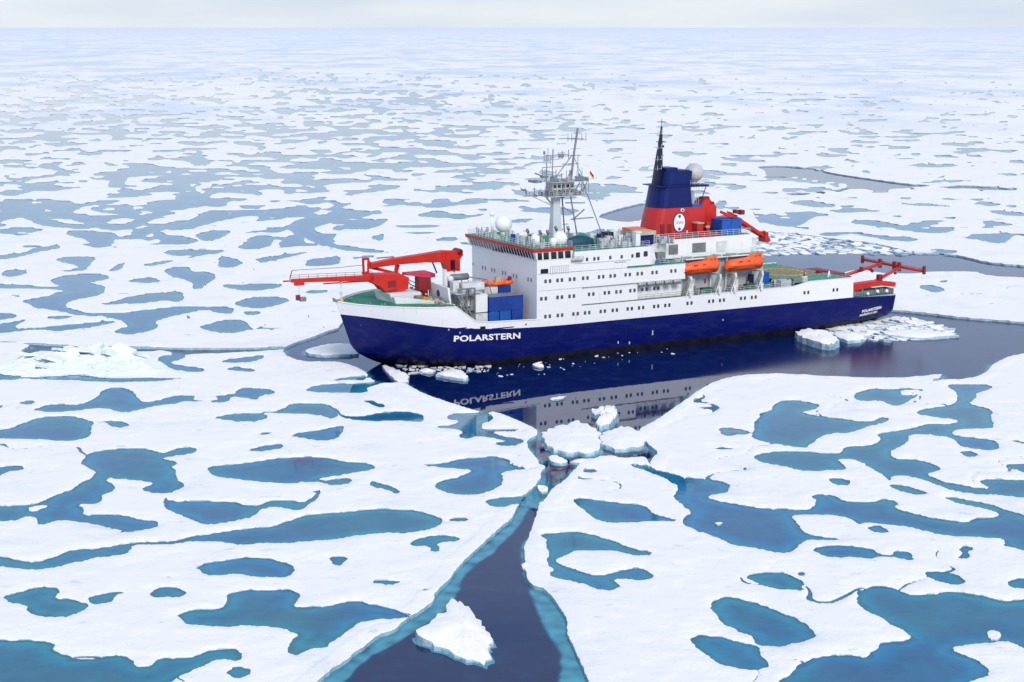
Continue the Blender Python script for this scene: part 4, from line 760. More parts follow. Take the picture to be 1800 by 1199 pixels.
SHIP_X, SHIP_Y, SHIP_A = -30.654, 296.347, .5043
ship = empty('research_ship', (SHIP_X, SHIP_Y, 0), SHIP_A)
tag(ship, 'blue and white polar research ship with red and blue funnel lying in a dark lead', 'ship')
SMALL = set('mast_lamps rubbing_rail roof_vents deckhouse_roof_plant roof_lockers cowl_vents deckhouse_roof_vents roof_stanchions orange_raft_stowage boat_deck_fittings gallery_gear floats mooring_gear funnel_antennas radar_scanners draught_marks red_deck_boxes red_lockers locker_lids side_louvres side_mouldings net_ropes mast_poles frame_brackets frame_cylinders ladder_trestle deck_lockers boat_deck_lockers trawl_winches stern_fenders winch_housing windlass deck_machinery blue_drums casing_door raft_rack'.split())
def part(name, mb, m, parent=None):
    o = mb.build(name, m, parent or ship)
    if name in SMALL: o['kind'] = 'stuff'
    return o
_M = Matrix.Translation((SHIP_X, SHIP_Y, 0)) @ Matrix.Rotation(SHIP_A, 4, 'Z')
def aboard(name, s, t, z, label, cat, group=None, rz=0):      # a thing of its own standing on the ship
    p = _M @ Vector((s, -t, z))
    return tag(empty(name, p, SHIP_A + rz), label, cat, group)

ip = np.interp
def stem(z): return float(ip(z, [-1.5, 0, .6, 1.8, 2.65, 3.85, 9.6, 11.6, 12.2], [11, 8.4, 6.9, 4.4, 3.3, 2.4, .45, -.25, -.45]))
def aft(z): return float(ip(z, [-1.5, 0, 2.5, 5.7], [117, 117.9, 118.5, 118.8]))
def bh(s, z):
    B = ip(z, [-1.5, 0, 3, 6, 12], [11.6, 12.0, 12.42, 12.5, 12.5]); le = ip(z, [-1.5, 0, 4, 9.6, 12], [22, 21, 18, 16, 16])
    u_ = min(max((s - stem(z)) / le, 0), 1); b = B * (1 - (1 - u_) ** 2.1)
    s0 = ip(z, [-1.5, 0, 2.5, 5.7, 7, 9], [84, 92, 99, 104, 108, 200]); e = aft(z); be = ip(z, [-1.5, 0, 1.25, 2.5, 5.7], [2, 5.8, 9.0, 10.1, 10.5])
    if s > s0: b -= (B - be) * min((s - s0) / max(e - s0, 1), 1) ** 1.6
    return float(max(b, .04))
def zblue(s): return float(ip(s, [0, 3, 7.5, 12, 16, 22, 27, 35, 105, 118], [9.6, 9.5, 9.0, 8.2, 7.6, 6.95, 6.6, 6.35, 6.3, 5.5]))
def zrail(s): return float(ip(s, [0, 2, 6, 11, 17, 19.9, 21, 32.9], [12.0, 11.75, 11.65, 11.6, 11.4, 8.6, 8.25, 7.8]))
SN = [0, .4, .9, 1.5, 2.3, 3.2, 4.2, 5.4, 6.8, 8.4, 10.2, 12, 14, 16, 17, 18, 19, 20, 21, 23, 26, 30, 33, 38, 44, 50, 56, 62, 68, 74, 80, 86, 90, 94, 97, 100, 102, 105, 107, 109, 111, 113, 115, 116.5, 117.4, 118]
def pos_s(z, k): return stem(z) + (aft(z) - stem(z)) * SN[k] / 118
def shell(sgn, zs, ks):
    """rows of points at the given fractions; zs(k) -> list of z"""
    vs = []; n_ = len(zs(ks[0]))
    for k in ks:
        for z in zs(k):
            s_ = pos_s(min(z, 11.9) if k < 20 else z, k); vs.append((s_, sgn * bh(s_, z), z))
    fs = []
    for i in range(len(ks) - 1):
        for j in range(n_ - 1): fs.append((i * n_ + j, (i + 1) * n_ + j, (i + 1) * n_ + j + 1, i * n_ + j + 1))
    return vs, fs
K = list(range(len(SN)))
zs_blue = lambda k: [1.25 + (zblue(SN[k]) - 1.25) * j / 8 for j in range(9)]
zs_shade = lambda k: [-1.5, -.7, 0, .6, 1.25]
hb = MB(); bt = MB()
for sg in (1, -1):
    v_, f_ = shell(sg, zs_blue, K); hb.add(v_, f_, 0, True)
    v_, f_ = shell(sg, zs_shade, K); bt.add(v_, f_, 0, True)
# transom
tr = [(aft(z), z) for z in (-1.5, 0, 1.25, 2.5, 4, zblue(118))]
for (s0_, z0_), (s1_, z1_) in zip(tr[:-1], tr[1:]):
    hb.add([(s0_, bh(s0_, z0_), z0_), (s0_, -bh(s0_, z0_), z0_), (s1_, -bh(s1_, z1_), z1_), (s1_, bh(s1_, z1_), z1_)], [(0, 1, 2, 3)], 0)
hull = part('hull', hb, BLUE)
part('hull_painted_shade', bt, HULL_SHADE, hull)  # lowest hull strip, its shade put into the colour
# white upper shell: forward bulwark, well deck, then flush side up to the boat deck
tp = MB()
kf = [k for k in K if SN[k] <= 33]
for sg in (1, -1):
    zt = lambda k: [zblue(SN[k]) + (zrail(SN[k]) - zblue(SN[k])) * j / 3 for j in range(4)]
    v_, f_ = shell(sg, zt, kf); tp.add(v_, f_, 0, True)
kb = [k for k in K if 33 <= SN[k] <= 105]
for sg in (1, -1):
    zt = lambda k: [zblue(SN[k]), 8, 9.6 if SN[k] < 91 else 10.3]
    v_, f_ = shell(sg, zt, kb); tp.add(v_, f_, 0, True)
e_ = 105.05
tp.add([(e_, bh(e_, 6.3), 6.3), (e_, -bh(e_, 6.3), 6.3), (e_, -bh(e_, 10), 10.3), (e_, bh(e_, 10), 10.3)], [(0, 1, 2, 3)], 0)
tops = part('hull_topsides', tp, WHITE)
cap = MB()
for sg in (1, -1):
    pts = [(pos_s(zrail(SN[k]), k), sg * bh(pos_s(zrail(SN[k]), k), zrail(SN[k])), zrail(SN[k])) for k in kf]
    cap.path(pts, .11, 6)
    cap.path([(pos_s(9.6, k), sg * (bh(pos_s(9.6, k), 9) + .02), 9.62 if SN[k] < 91 else 10.32) for k in kb if SN[k] > 62], .07, 4)
part('rubbing_rail', cap, WHITE, tops)
# openings in the bulwark
o_ = MB(); o_.box((21.7, 12.3, 6.75), (22.75, 12.56, 7.5)); o_.box((30.8, 12.3, 7.0), (31.1, 12.55, 7.25)); part('freeing_port', o_, DARK, tops)
for a_, b2_ in ((17.2, 19), (19.6, 20.2), (24, 28.5)):
    o_ = MB(); o_.box((a_, 12.3, zblue(a_) - .02), (b2_, 12.53, zblue(a_) + .16)); part('freeing_port', o_, BLUE, tops)
def deck(name, s0, s1, z, m, inset=.12, n_=24):
    mb = MB(); vs = []
    for i in range(n_ + 1):
        s_ = s0 + (s1 - s0) * i / n_; b = max(bh(s_, z) - inset, .02); vs += [(s_, b, z), (s_, -b, z)]
    mb.add(vs, [(2 * i, 2 * i + 1, 2 * i + 3, 2 * i + 2) for i in range(n_)])
    return part(name, mb, m)
deck('forecastle_deck', .3, 17.7, 11.36, GREEN)
deck('well_deck', 18.6, 33.2, 6.7, GREY)
deck('boat_deck', 33.3, 91, 9.45, GREEN2)
deck('helicopter_deck', 91, 105, 10.18, GREEN2)
deck('aft_working_deck', 105, 118, 4.4, GREEN2, .2)
b = MB(); b.box((18.5, -11.9, 6.7), (18.7, 11.9, 8.6)); b.box((17.6, -11.6, 6.7), (17.75, 11.6, 11.34)); part('deck_break_bulkhead', b, WHITE)

# ------------------------------------------------------------------ lettering
def lettering(name, txt, s0, s1, z0, z1, surf, m, parent, wide=1.0):
    cu = bpy.data.curves.new(name, 'FONT'); cu.body = txt; cu.space_character = 1.05; cu.offset = .03; cu.resolution_u = 3
    to = bpy.data.objects.new(name, cu); COL.objects.link(to)
    dg = bpy.context.evaluated_depsgraph_get(); me = bpy.data.meshes.new_from_object(to.evaluated_get(dg)); bpy.data.objects.remove(to)
    co = np.array([v.co[:] for v in me.vertices]); mn = co.min(0); mxx = co.max(0)
    for v in me.vertices:
        u1 = (v.co.x - mn[0]) / (mxx[0] - mn[0]); w1 = (v.co.y - mn[1]) / (mxx[1] - mn[1])
        p = surf(s0 + (s1 - s0) * u1, (z0[0] + (z0[1] - z0[0]) * u1) * (1 - w1) + (z1[0] + (z1[1] - z1[0]) * u1) * w1)
        v.co = (p[0], -p[1], p[2])
    me.materials.append(m); me.name = name
    return link(name, me, parent)
side = lambda s_, z: (s_, bh(s_, z) + .05, z)
lettering('name_lettering', 'POLARSTERN', 16.6, 29.8, (5.2, 4.65), (6.3, 5.75), side, LETTER, hull)
lettering('stern_lettering', 'POLARSTERN', 109.0, 114.6, (2.75, 3.1), (3.35, 3.7), side, LETTER, hull)
lettering('home_port_lettering', 'BREMERHAVEN', 108.6, 113.6, (2.0, 2.3), (2.5, 2.8), side, LETTER, hull)
mk = MB()
for s_, z in ((3.0, 7.8), (15.5, 7.3), (17.6, 6.6), (74, 4.2), (53, 1.5), (58, 2.8), (50.5, 1.8)):
    y = bh(s_, z) + .04; mk.box((s_, y - .03, z), (s_ + .25, y + .03, z + (.3 if z > 3 else .9)))
part('draught_marks', mk, LGREY, hull)
sm_ = MB()                                                         # plate seams standing a little proud
for z in (2.7, 4.3):
    for sg in (1, -1): sm_.path([(s_, sg * (bh(s_, z) + .005), z) for s_ in [stem(z) + .3 + (aft(z) - stem(z) - .8) * i / 60 for i in range(61)]], .03, 3)
for s_ in range(12, 116, 9): sm_.path([(s_, bh(s_, z) + .005, z) for z in (1.3, 2.2, 3.2, 4.2, 5.2, min(6.2, zblue(s_)))], .025, 3)
part('weld_seams', sm_, BLUE, hull)['kind'] = 'stuff'

# ------------------------------------------------------------------ superstructure
def wall_block(name, s0, s1, t0, t1, z0, z1, m, parent=None, deckm=None):
    b = MB(); b.box((s0, t0, z0), (s1, t1, z1)); o = part(name, b, m, parent)
    if deckm:
        d = MB(); d.add([(s0 + .1, t0 + .1, z1 + .006), (s1 - .1, t0 + .1, z1 + .006), (s1 - .1, t1 - .1, z1 + .006), (s0 + .1, t1 - .1, z1 + .006)], [(0, 1, 2, 3)])
        part('deck_paint', d, deckm, o)
    return o
T_ = 12.5
sup = wall_block('superstructure', 33.2, 42.6, -T_ + .03, T_ - .03, 6.72, 15.9, WHITE)
wall_block('forward_accommodation', 42.6, 54.8, -T_ + .4, T_ - .35, 9.46, 12.9, WHITE, sup)
wall_block('promenade_side_house', 54.8, 65.2, -T_ + 1.3, T_ - 1.3, 9.46, 12.9, WHITE, sup)
wall_block('upper_accommodation', 42.6, 65.2, -T_, T_, 12.9, 15.93, WHITE, sup, GREEN2)
b = MB(); b.box((42.7, T_ - .3, 9.5), (65, T_ - .22, 9.75)); b.path([(42.7, T_, 9.75), (65, T_, 9.75)], .05); part('promenade_kerb', b, GREY, sup)
wall_block('boat_deck_house', 65.2, 85.8, -9.3, 9.3, 9.46, 16.1, LGREY, sup)
wall_block('boat_deck_overhang', 66.6, 83.4, -10.6, 10.6, 16.1, 16.32, WHITE, sup, GREEN2)
# bridge levels
wall_block('bridge_base', 33.2, 41, -T_, T_, 15.9, 18.35, WHITE, sup)
wall_block('officers_deckhouse', 41, 57.4, -T_ + .06, T_ - .04, 15.94, 19.55, WHITE, sup, GREEN2)
b = MB(); b.loft([[(57.4, T_ - .04, z), (57.4, -T_ + .06, z), (59.2 - (z - 16) * .25, -T_ + .6, z), (59.2 - (z - 16) * .25, T_ - .6, z)] for z in (15.95, 18.2, 19.5)]); part('deckhouse_aft_end', b, WHITE, sup)
def band(z, o): return [(33.2 - o, T_ + o * .6, z), (33.2 - o, -T_ - o * .6 - .6, z), (41 - .6, -T_ - o * .6 - .6, z), (41 - .6, T_ + o * .6, z)]
b = MB(); b.loft([band(18.35, .05), band(19.95, .62)]); br = part('bridge', b, WHITE)
b = MB(); b.loft([band(19.95, .80), band(20.55, .95)]); part('red_bridge_band', b, RED, br)
d = MB(); d.add([(p[0], p[1], 20.56) for p in band(20.56, .75)], [(0, 1, 2, 3)]); part('bridge_roof_deck', d, GREEN2, br)
def slant(t0, t1, z0, z1, side_=False):
    b = MB(); f = lambda z: .05 + .57 * (z - 18.35) / 1.6
    if side_:
        q = lambda s_, z, o: (s_, T_ + f(z) * .6 + o, z)
        b.hexa([q(t0, z0, -.02), q(t1, z0, -.02), q(t1 - .25, z1, -.02), q(t0 - .25, z1, -.02)], [q(t0, z0, .045), q(t1, z0, .045), q(t1 - .25, z1, .045), q(t0 - .25, z1, .045)])
    else:
        q = lambda t, z, o: (33.2 - f(z) - o, t, z)
        b.hexa([q(t0, z0, -.02), q(t1, z0, -.02), q(t1, z1, -.02), q(t0, z1, -.02)], [q(t0, z0, .045), q(t1, z0, .045), q(t1, z1, .045), q(t0, z1, .045)])
    return b
t = -12.3
while t < 12.0:
    big_ = -4.2 < t < .4 or t > 11.2
    wdt = .86 if not big_ else 1.0
    part('bridge_window', slant(t, t + wdt * .78, 18.62 if not big_ else 18.2 + .25, 19.88), GLASS, br); t += wdt + .18
for s0_, s1_ in ((33.35, 34.2), (34.55, 35.6), (36.1, 37.2), (37.55, 38.6), (39.0, 40.15)):
    part('bridge_window', slant(s0_, s1_, 18.55, 19.85, True), GLASS, br)
# portholes, each one
def port(s_, z, tt=T_, w=.5, h=.68, m=GLASSG, parent=sup, name='window'):
    b = MB(); b.prism([(s_ - w / 2 + .08, z - h / 2), (s_ + w / 2 - .08, z - h / 2), (s_ + w / 2, z - h / 2 + .1), (s_ + w / 2, z + h / 2 - .1), (s_ + w / 2 - .08, z + h / 2), (s_ - w / 2 + .08, z + h / 2), (s_ - w / 2, z + h / 2 - .1), (s_ - w / 2, z - h / 2 + .1)], 1, tt - .05, tt + .03)
    return part(name, b, m, parent)
for s_ in (35.42, 38.0, 41.28, 43.73, 47.08, 49.68, 52.94, 55.44, 58.78, 61.27, 66.29, 71.26, 73.77, 78.71, 81.27, 94.04, 101.28):
    for q in (-.46, .46): port(s_ + q, 8.2 if s_ < 90 else 8.15, parent=tops)
for s_ in (34.58, 37.94, 40.45): 
    for q in (-.46, .46): port(s_ + q, 11.5)
for s_ in (44.78, 48.15, 50.66, 53.7):
    for q in (-.46, .46): port(s_ + q, 11.5, T_ - .35)
for s_ in (57.0, 59.6):
    for q in (-.46, .46): port(s_ + q, 11.35, T_ - 1.3)
for s_ in (35.44, 37.92, 40.51, 43.3, 46.66, 49.14, 52.4, 55.03, 58.3, 62.5):
    for q in (-.46, .46): port(s_ + q, 14.6)
for s_ in (43.64, 45.21, 46.05, 48.61, 51.07, 53.4): port(s_, 18.0, T_ - .04)
port(54.6, 18.1, T_ - .04, .9, .95, GLASS); port(56.3, 18.2, T_ - .04, .9, 1.0, GLASS)
def fport(t, z, w=.32, h=.7):
    b = MB(); b.box((33.15, t - w / 2, z - h / 2), (33.235 - .07, t + w / 2, z + h / 2)); part('window', b, GLASSG, sup)
for t in (-7.6, -3.9, .3, 4.5, 9.9):
    for q in (-.55, .55): fport(t + q, 14.7)
b = MB(); b.box((33.1, -12.3, 14.7), (33.17, -11.7, 15.2)); part('front_vent', b, LGREY, sup)
b = MB(); b.box((33.95, 12.4, 15.98), (35.5, 12.54, 16.85)); part('side_opening', b, DARK, sup)
b = MB()
for i in range(9): b.box((35.9 + i * .46, 12.48, 15.75), (36.02 + i * .46, 12.53, 17.2))
b.box((35.8, 12.48, 17.2), (39.95, 12.53, 17.25)); part('side_louvres', b, LGREY, sup)
b = MB(); b.box((40.2, 12.5, 17.9), (42.6, 13.0, 18.02)); b.rail([(40.2, 13, 18.02), (42.6, 13, 18.02)], .7, 1.0); part('bridge_wing_platform', b, GREY, sup)
b = MB(); b.path([(41, 12.53, 17.35), (53, 12.53, 17.35)], .04); b.path([(33.4, 12.53, 16.0), (65, 12.53, 15.86)], .05); b.path([(49.5, 12.53, 17.05), (52, 12.53, 17.05)], .08)
b.path([(33.4, 12.53, 12.95), (65, 12.53, 12.95)], .03); part('side_mouldings', b, LGREY, sup)
# scuff marks, drain streaks of rust
# walkway aft of the deckhouse, side deck edge
b = MB(); b.box((52.3, T_ - .02, 15.98), (57.6, T_ + .32, 16.14)); b.box((57.6, T_ - .25, 15.98), (65.2, T_ + .05, 16.1)); part('green_walkway', b, GREEN, sup)
b = MB(); b.rail([(57.8, 12.4, 15.95), (65, 12.4, 15.95), (65.1, 6, 15.95)], 1.05); b.rail([(41.2, 12.35, 19.56), (57.2, 12.35, 19.56)], 1.0, 1.4)
part('deck_railing', b, RAILM, sup)
b = MB(); b.box((58.6, 11.4, 16.0), (60.4, 12.2, 16.75)); part('blue_locker', b, CBLUE, sup)
b = MB(); b.box((55.0, 9.9, 19.55), (56.0, 11.1, 22.0)); b.box((55.0, 9.7, 22.0), (56.2, 11.3, 22.2)); part('vent_tower', b, WHITE, sup)
b = MB(); b.box((56.5, 7.6, 19.5), (59.5, 10.2, 21.4)); vt = part('intake_house', b, NAVY, sup)
b = MB(); b.box((56.3, 7.3, 21.4), (59.8, 10.6, 22.1)); part('tan_canvas_cover', b, TAN, vt)
b = MB(); b.box((56.8, 9.8, 16.0), (57.4, 10.6, 19.5)); b.box((60.2, 7.5, 15.95), (62.0, 10.6, 17.9)); b.ball((61.0, 11, 16.8), .35, 0); part('deck_machinery', b, GREY, sup)
b = MB(); b.box((57.5, -10, 15.94), (63, 9.2, 19.4)); part('mid_deckhouse', b, WHITE2, sup)
# upper casing with louvres
cas = wall_block('engine_casing', 63, 83.4, -8.5, 8.6, 16.3, 19.9, WHITE, sup, GREEN2)
for s0_, s1_ in ((64.0, 66.1), (69.4, 72.5)):
    g_ = MB()
    g_.box((s0_, 8.55, 17.05), (s1_, 8.62, 18.95))
    lv = part('louvre', g_, GREY, cas)
    for i in range(8):
        q = MB(); z = 17.1 + i * .235; q.hexa([(s0_, 8.62, z), (s1_, 8.62, z), (s1_, 8.62, z + .16), (s0_, 8.62, z + .16)], [(s0_, 8.78, z - .02), (s1_, 8.78, z - .02), (s1_, 8.65, z + .16), (s0_, 8.65, z + .16)]); part('louvre_slat', q, LGREY, lv) if False else g_.loft([[(s0_, 8.63, z), (s1_, 8.63, z), (s1_, 8.74, z + .03), (s0_, 8.74, z + .03)], [(s0_, 8.63, z + .14), (s1_, 8.63, z + .14), (s1_, 8.66, z + .17), (s0_, 8.66, z + .17)]])
    lv.data = (lambda mb: (mb.build('tmp_mesh', GREY)))(g_).data
    bpy.data.objects.remove(bpy.data.objects['tmp_mesh']); lv.data.name = 'louvre'
b = MB(); b.box((75, 8.58, 16.9), (77.5, 8.66, 19.0)); b.box((75.2, 8.62, 17.1), (77.3, 8.7, 18.8)); part('casing_door', b, WHITE2, cas)
b = MB(); b.rail([(60, 8.4, 19.9), (83.2, 8.4, 19.9), (83.2, -8.4, 19.9)], 1.1, 1.3, .03); b.rail([(66.8, 10.5, 16.32), (83.2, 10.5, 16.32), (83.2, 0, 16.32)], 1.05, 1.6, .025); part('casing_railing', b, RAILM, cas)
b = MB(); b.box((83.4, -7, 16.3), (86.5, 6, 18.6)); b.box((84, -6.5, 18.6), (85.6, -3, 19.3)); part('aft_casing', b, WHITE2, cas)

# ------------------------------------------------------------------ funnel
def fring(s0, s1, w, z, n_=10):
    r = []
    for k in range(n_): a = math.pi * k / (n_ - 1) - math.pi / 2; r.append((s0 + (w) * .55 - math.cos(a) * w * .55, math.sin(a) * w, z))
    r = r[::-1] if False else r
    return [(s1, -w, z)] + r + [(s1, w, z)]
fb_ = MB(); fb_.loft([fring(63.9, 75.9, 3.4, 19.9), fring(64.6, 75.9, 3.3, 23.2), fring(65.2, 75.7, 3.25, 25.2)]); fun = part('funnel', fb_, RED2)
fb_ = MB(); fb_.loft([fring(65.2, 72.9, 3.3, 25.2), fring(66.0, 72.6, 3.1, 29.4)]); part('funnel_blue_band', fb_, NAVY, fun)
fb_ = MB(); fb_.loft([fring(67.2, 73.1, 2.5, 29.4), fring(67.5, 73.3, 2.5, 31.5), fring(67.6, 73.3, 2.5, 32.1)]); fb_.box((67.7, -1.6, 32.1), (70.3, 2.0, 32.8)); part('funnel_top', fb_, NAVY, fun)
fb_ = MB(); fb_.box((70.4, -1.4, 32.1), (73.0, 2.1, 32.25)); part('exhaust_rim', fb_, DNAVY, fun)
fb_ = MB(); fb_.box((65.7, -3.3, 29.3), (73, 3.4, 29.48)); fb_.box((72.6, -3.0, 29.0), (77.0, 3.0, 29.35)); fb_.beam((76.6, 2.6, 29), (75.2, 2.6, 25.4), .12); fb_.beam((76.6, -2.6, 29), (75.2, -2.6, 25.4), .12)
fb_.beam((75.1, 2.7, 25.2), (75.1, 2.7, 21.5), .1)
part('funnel_platform', fb_, NAVY, fun)
fb_ = MB(); fb_.rail([(72.6, 3, 29.35), (77, 3, 29.35), (77, -3, 29.35)], .9, 1.1); 
for s_ in (73.3, 73.9, 74.5, 75.0): fb_.path([(s_, 2.4, 25.3), (s_, 2.4, 29)], .04)
fb_.box((73.6, 0, 25.2), (74.6, 1.6, 28)); part('funnel_aft_trunking', fb_, LGREY, fun)
fb_ = MB(); fb_.box((73.0, -2.5, 25.2), (75.5, 3.3, 25.6)); part('funnel_shelf', fb_, CBLUE2, fun)
fb_ = MB(); fb_.ball((75.3, .3, 31.5), 1.85, 0, 1, 22); fb_.tube((75.2, .3, 29.3), (75.2, .3, 30), .7, 10); part('satellite_dome', fb_, mat('weathered_dome', (.50, .50, .50), .5, var=.2, vscale=.5), fun)
fb_ = MB(); fb_.loft([[(65.9 + 1.5 * f_ + .28 * f_, -w, z), (65.9 + 1.5 * f_ + .28 * f_, w, z), (67.9 + .3 * f_ - (.35 * f_), w, z), (67.9 + .3 * f_ - .35 * f_, -w, z)] for f_, z, w in ((0, 29.4, .5), (.27, 32.6, .42), (1, 40.6, .16))])
fb_.tube((67.75, 0, 40.6), (67.8, 0, 42.0), .06, 5); fb_.box((66.9, -.5, 37.6), (68.6, .5, 37.75)); fb_.box((67.6, -.2, 36.6), (68.3, .2, 37.0)); part('funnel_mast', fb_, DNAVY, fun)
fb_ = MB()
for z in (39.3, 36.6, 34.4, 32.6): fb_.beam((66.9, -1.4, z), (66.9, 1.6, z), .07); fb_.tube((66.9, 1.4, z), (66.9, 1.4, z + .8), .05, 5); fb_.tube((66.5, .7, z - .3), (66.5, .7, z + .6), .07, 5); fb_.beam((66.0, .5, z), (67.5, .5, z), .05)
part('funnel_antennas', fb_, LGREY, fun)
fb_ = MB(); fb_.box((65.6, 3.27, 20.1), (66.5, 3.44, 22.2)); fb_.box((67.2, 3.27, 20.1), (68.1, 3.44, 22.2)); part('funnel_door', fb_, DARKRED, fun)
# emblem: white oval, a blue roundel above and below
def disc(c, rx, rz, t0, t1, m, name, n_=28):
    b = MB(); b.loft([[(c[0] + rx * math.cos(2 * math.pi * i / n_), t, c[1] + rz * math.sin(2 * math.pi * i / n_)) for i in range(n_)] for t in (t0, t1)]); return part(name, b, m, fun)
disc((69.9, 22.35), 1.40, 1.86, 3.3, 3.44, NAVY, 'emblem_border')
disc((69.9, 22.35), 1.27, 1.72, 3.4, 3.48, LETTER, 'emblem_oval')
disc((69.9, 23.55), .3, .32, 3.45, 3.52, CBLUE2, 'emblem_roundel'); disc((69.9, 21.1), .3, .32, 3.45, 3.52, CBLUE2, 'emblem_roundel')
disc((70.6, 24.7), .42, .32, 3.3, 3.44, LETTER, 'small_badge'); disc((70.6, 24.7), .26, .2, 3.4, 3.5, CBLUE2, 'small_badge_centre')
lettering('emblem_lettering', 'AWI', 69.05, 70.75, (22.05, 22.05), (22.65, 22.65), lambda s_, z: (s_, 3.53, z), LGREY, fun)
# red exhaust house and blue bin aft of the funnel
b = MB(); b.prism([(76.2, 19.9), (80.2, 19.9), (80.2, 24.7), (78.6, 26.2), (77.4, 26.3), (76.2, 24.8)], 1, -1.6, 1.2); eh = part('red_exhaust_house', b, RED)
b = MB(); b.box((77.3, -.7, 26.1), (78.9, .6, 26.7)); b.box((78.7, -1.3, 25.2), (79.6, 1.25, 25.7)); part('exhaust_hood', b, DARKRED, eh)
b = MB(); b.box((72.9, 3.0, 19.9), (74.3, 5.2, 22.1)); b.box((75.2, 3.2, 19.9), (76.0, 5, 22.3)); part('red_lockers', b, RED2, cas)
b = MB(); b.box((72.8, 2.9, 22.1), (74.5, 5.3, 22.3)); b.box((75.0, 4.6, 21.2), (75.9, 5.1, 21.6)); part('locker_lids', b, TAN, cas)
b = MB(); b.box((71.5, 7.4, 19.91), (76, 8.1, 20.6)); b.box((64, 7.4, 19.91), (70, 8.0, 20.4)); part('red_deck_boxes', b, RED2, cas)

# ------------------------------------------------------------------ aft crane folded on the casing
b = MB(); b.tube((85.5, -2, 16.5), (85.5, -2, 20.6), 1.0, 12); b.loft([[(83.2, -3, 20.2), (87.2, -3, 19.6), (87.2, -.6, 19.6), (83.2, -.6, 20.2)], [(83.0, -3, 22.2), (86.6, -3, 22.6), (86.6, -.6, 22.6), (83.0, -.6, 22.2)]]); ac = part('aft_crane', b, RED)
b = MB(); b.beam((81.6, .6, 23.55), (86.5, .6, 21.6), .5, .5); b.beam((84.6, -.8, 22.7), (93.1, -.8, 17.8), .8, 1.3, 0, .5, .6); b.beam((86, .5, 22.0), (92.9, .5, 17.9), .45, .5)
b.beam((85.4, -2.4, 23.1), (92.2, -2.0, 18.9), .3, .3); b.box((92.4, -1.2, 16.9), (93.2, 1.0, 18.9)); b.beam((92.6, 0, 18.9), (94.0, 0, 16.9), .8, .8); part('crane_boom', b, RED, ac)
b = MB(); b.box((85.4, -.6, 23.0), (86.0, .6, 23.7)); b.box((86.6, -.7, 22.7), (87.5, .6, 23.6)); b.beam((84.6, 1, 20.5), (88.5, 1, 19.7), .3); part('crane_winch', b, DARKRED, ac)

# ------------------------------------------------------------------ lattice mast on the bridge roof
W_ = MB(); W_.loft([[(43.2, -.9, 19.56), (45.4, -.9, 19.56), (45.4, .9, 19.56), (43.2, .9, 19.56)], [(43.5, -.6, 25.5), (45.0, -.6, 25.5), (45.0, .6, 25.5), (43.5, .6, 25.5)], [(43.6, -.55, 28.4), (45.0, -.55, 28.4), (45.0, .55, 28.4), (43.6, .55, 28.4)]]); mast = part('main_mast', W_, mat('mast_grey', (.50, .54, .58), .5))
W_ = MB(); W_.beam((42.2, 0, 28.35), (44, 0, 26.2), .25); W_.beam((39, .0, 28.7), (43.6, 0, 26.6), .14); W_.box((41.6, -2.2, 28.4), (49.4, 2.2, 28.55)); W_.box((37.6, -.5, 28.55), (41.6, .5, 28.65)); W_.box((49.4, -.6, 28.4), (51.6, .6, 28.5))
W_.rail([(41.6, 2.2, 28.5), (51.6, 2.2, 28.5)], 1.0, 1.0, .035); W_.rail([(37.6, .5, 28.6), (41.6, .5, 28.6)], .7, .9, .035)
W_.box((42.4, -1.8, 31.0), (50.4, 1.8, 31.12)); W_.rail([(42.4, 1.8, 31.1), (50.4, 1.8, 31.1)], .8, 1.0, .035); W_.beam((50, 0, 31.0), (53.4, 0, 31.4), .08)
part('mast_platform', W_, LGREY, mast)
W_ = MB(); W_.box((42.9, -1.3, 28.56), (47.6, 1.3, 31.0)); part('crows_nest', W_, LGREY, mast)
for i in range(5):
    for z in (29.0, 30.0):
        q = MB(); q.box((43.05 + i * .92, 1.27, z), (43.7 + i * .92, 1.34, z + .62)); part('crows_nest_window', q, GLASS, mast)
W_ = MB()
for a_, b2_ in (((47.6, 0, 31), (48.2, 0, 36.0)), ((48.2, 0, 36), (49.0, 0, 40.8))): W_.tube(a_, b2_, .2, 6)
W_.tube((48.6, .4, 31), (48.9, .4, 36), .06, 5); W_.beam((46.6, 0, 38.9), (51.0, 0, 38.6), .09); W_.beam((47, 0, 34.2), (49.4, 0, 34.2), .12); W_.beam((48.8, -1.6, 38.8), (48.8, 1.6, 38.8), .07)
for s_ in (46.9, 47.7, 49.9, 50.8): W_.tube((s_, 0, 38.4), (s_, 0, 39.9), .05, 5)
W_.tube((43.4, .2, 31), (43.6, .2, 37.2), .09, 6); W_.beam((41.4, .2, 35.0), (45.6, .2, 35.3), .09); W_.beam((41.2, .2, 32.6), (43.6, .2, 32.4), .1)
for s_, z0_, h_ in ((41.7, 35, 1.6), (42.2, 35.1, 1.1), (44.8, 35.2, 1.3), (45.5, 35.3, .8), (41.3, 31.6, 2.2), (42.2, 32.5, 1.0)): W_.tube((s_, .2, z0_), (s_, .2, z0_ + h_), .07, 5)
for s_, h_ in ((37.7, 1.6), (38.5, .9), (39.4, .7), (40.6, 1.0), (49.8, 2.4), (51.3, 2.9), (50.6, 1.7)): W_.tube((s_, .3, 28.6), (s_, .3, 28.6 + h_), .06, 5)
W_.tube((43.0, .4, 34.2), (43.0, .4, 36.0), .05, 5); W_.tube((50.0, 0, 31.1), (50.0, 0, 33.4), .05, 5)
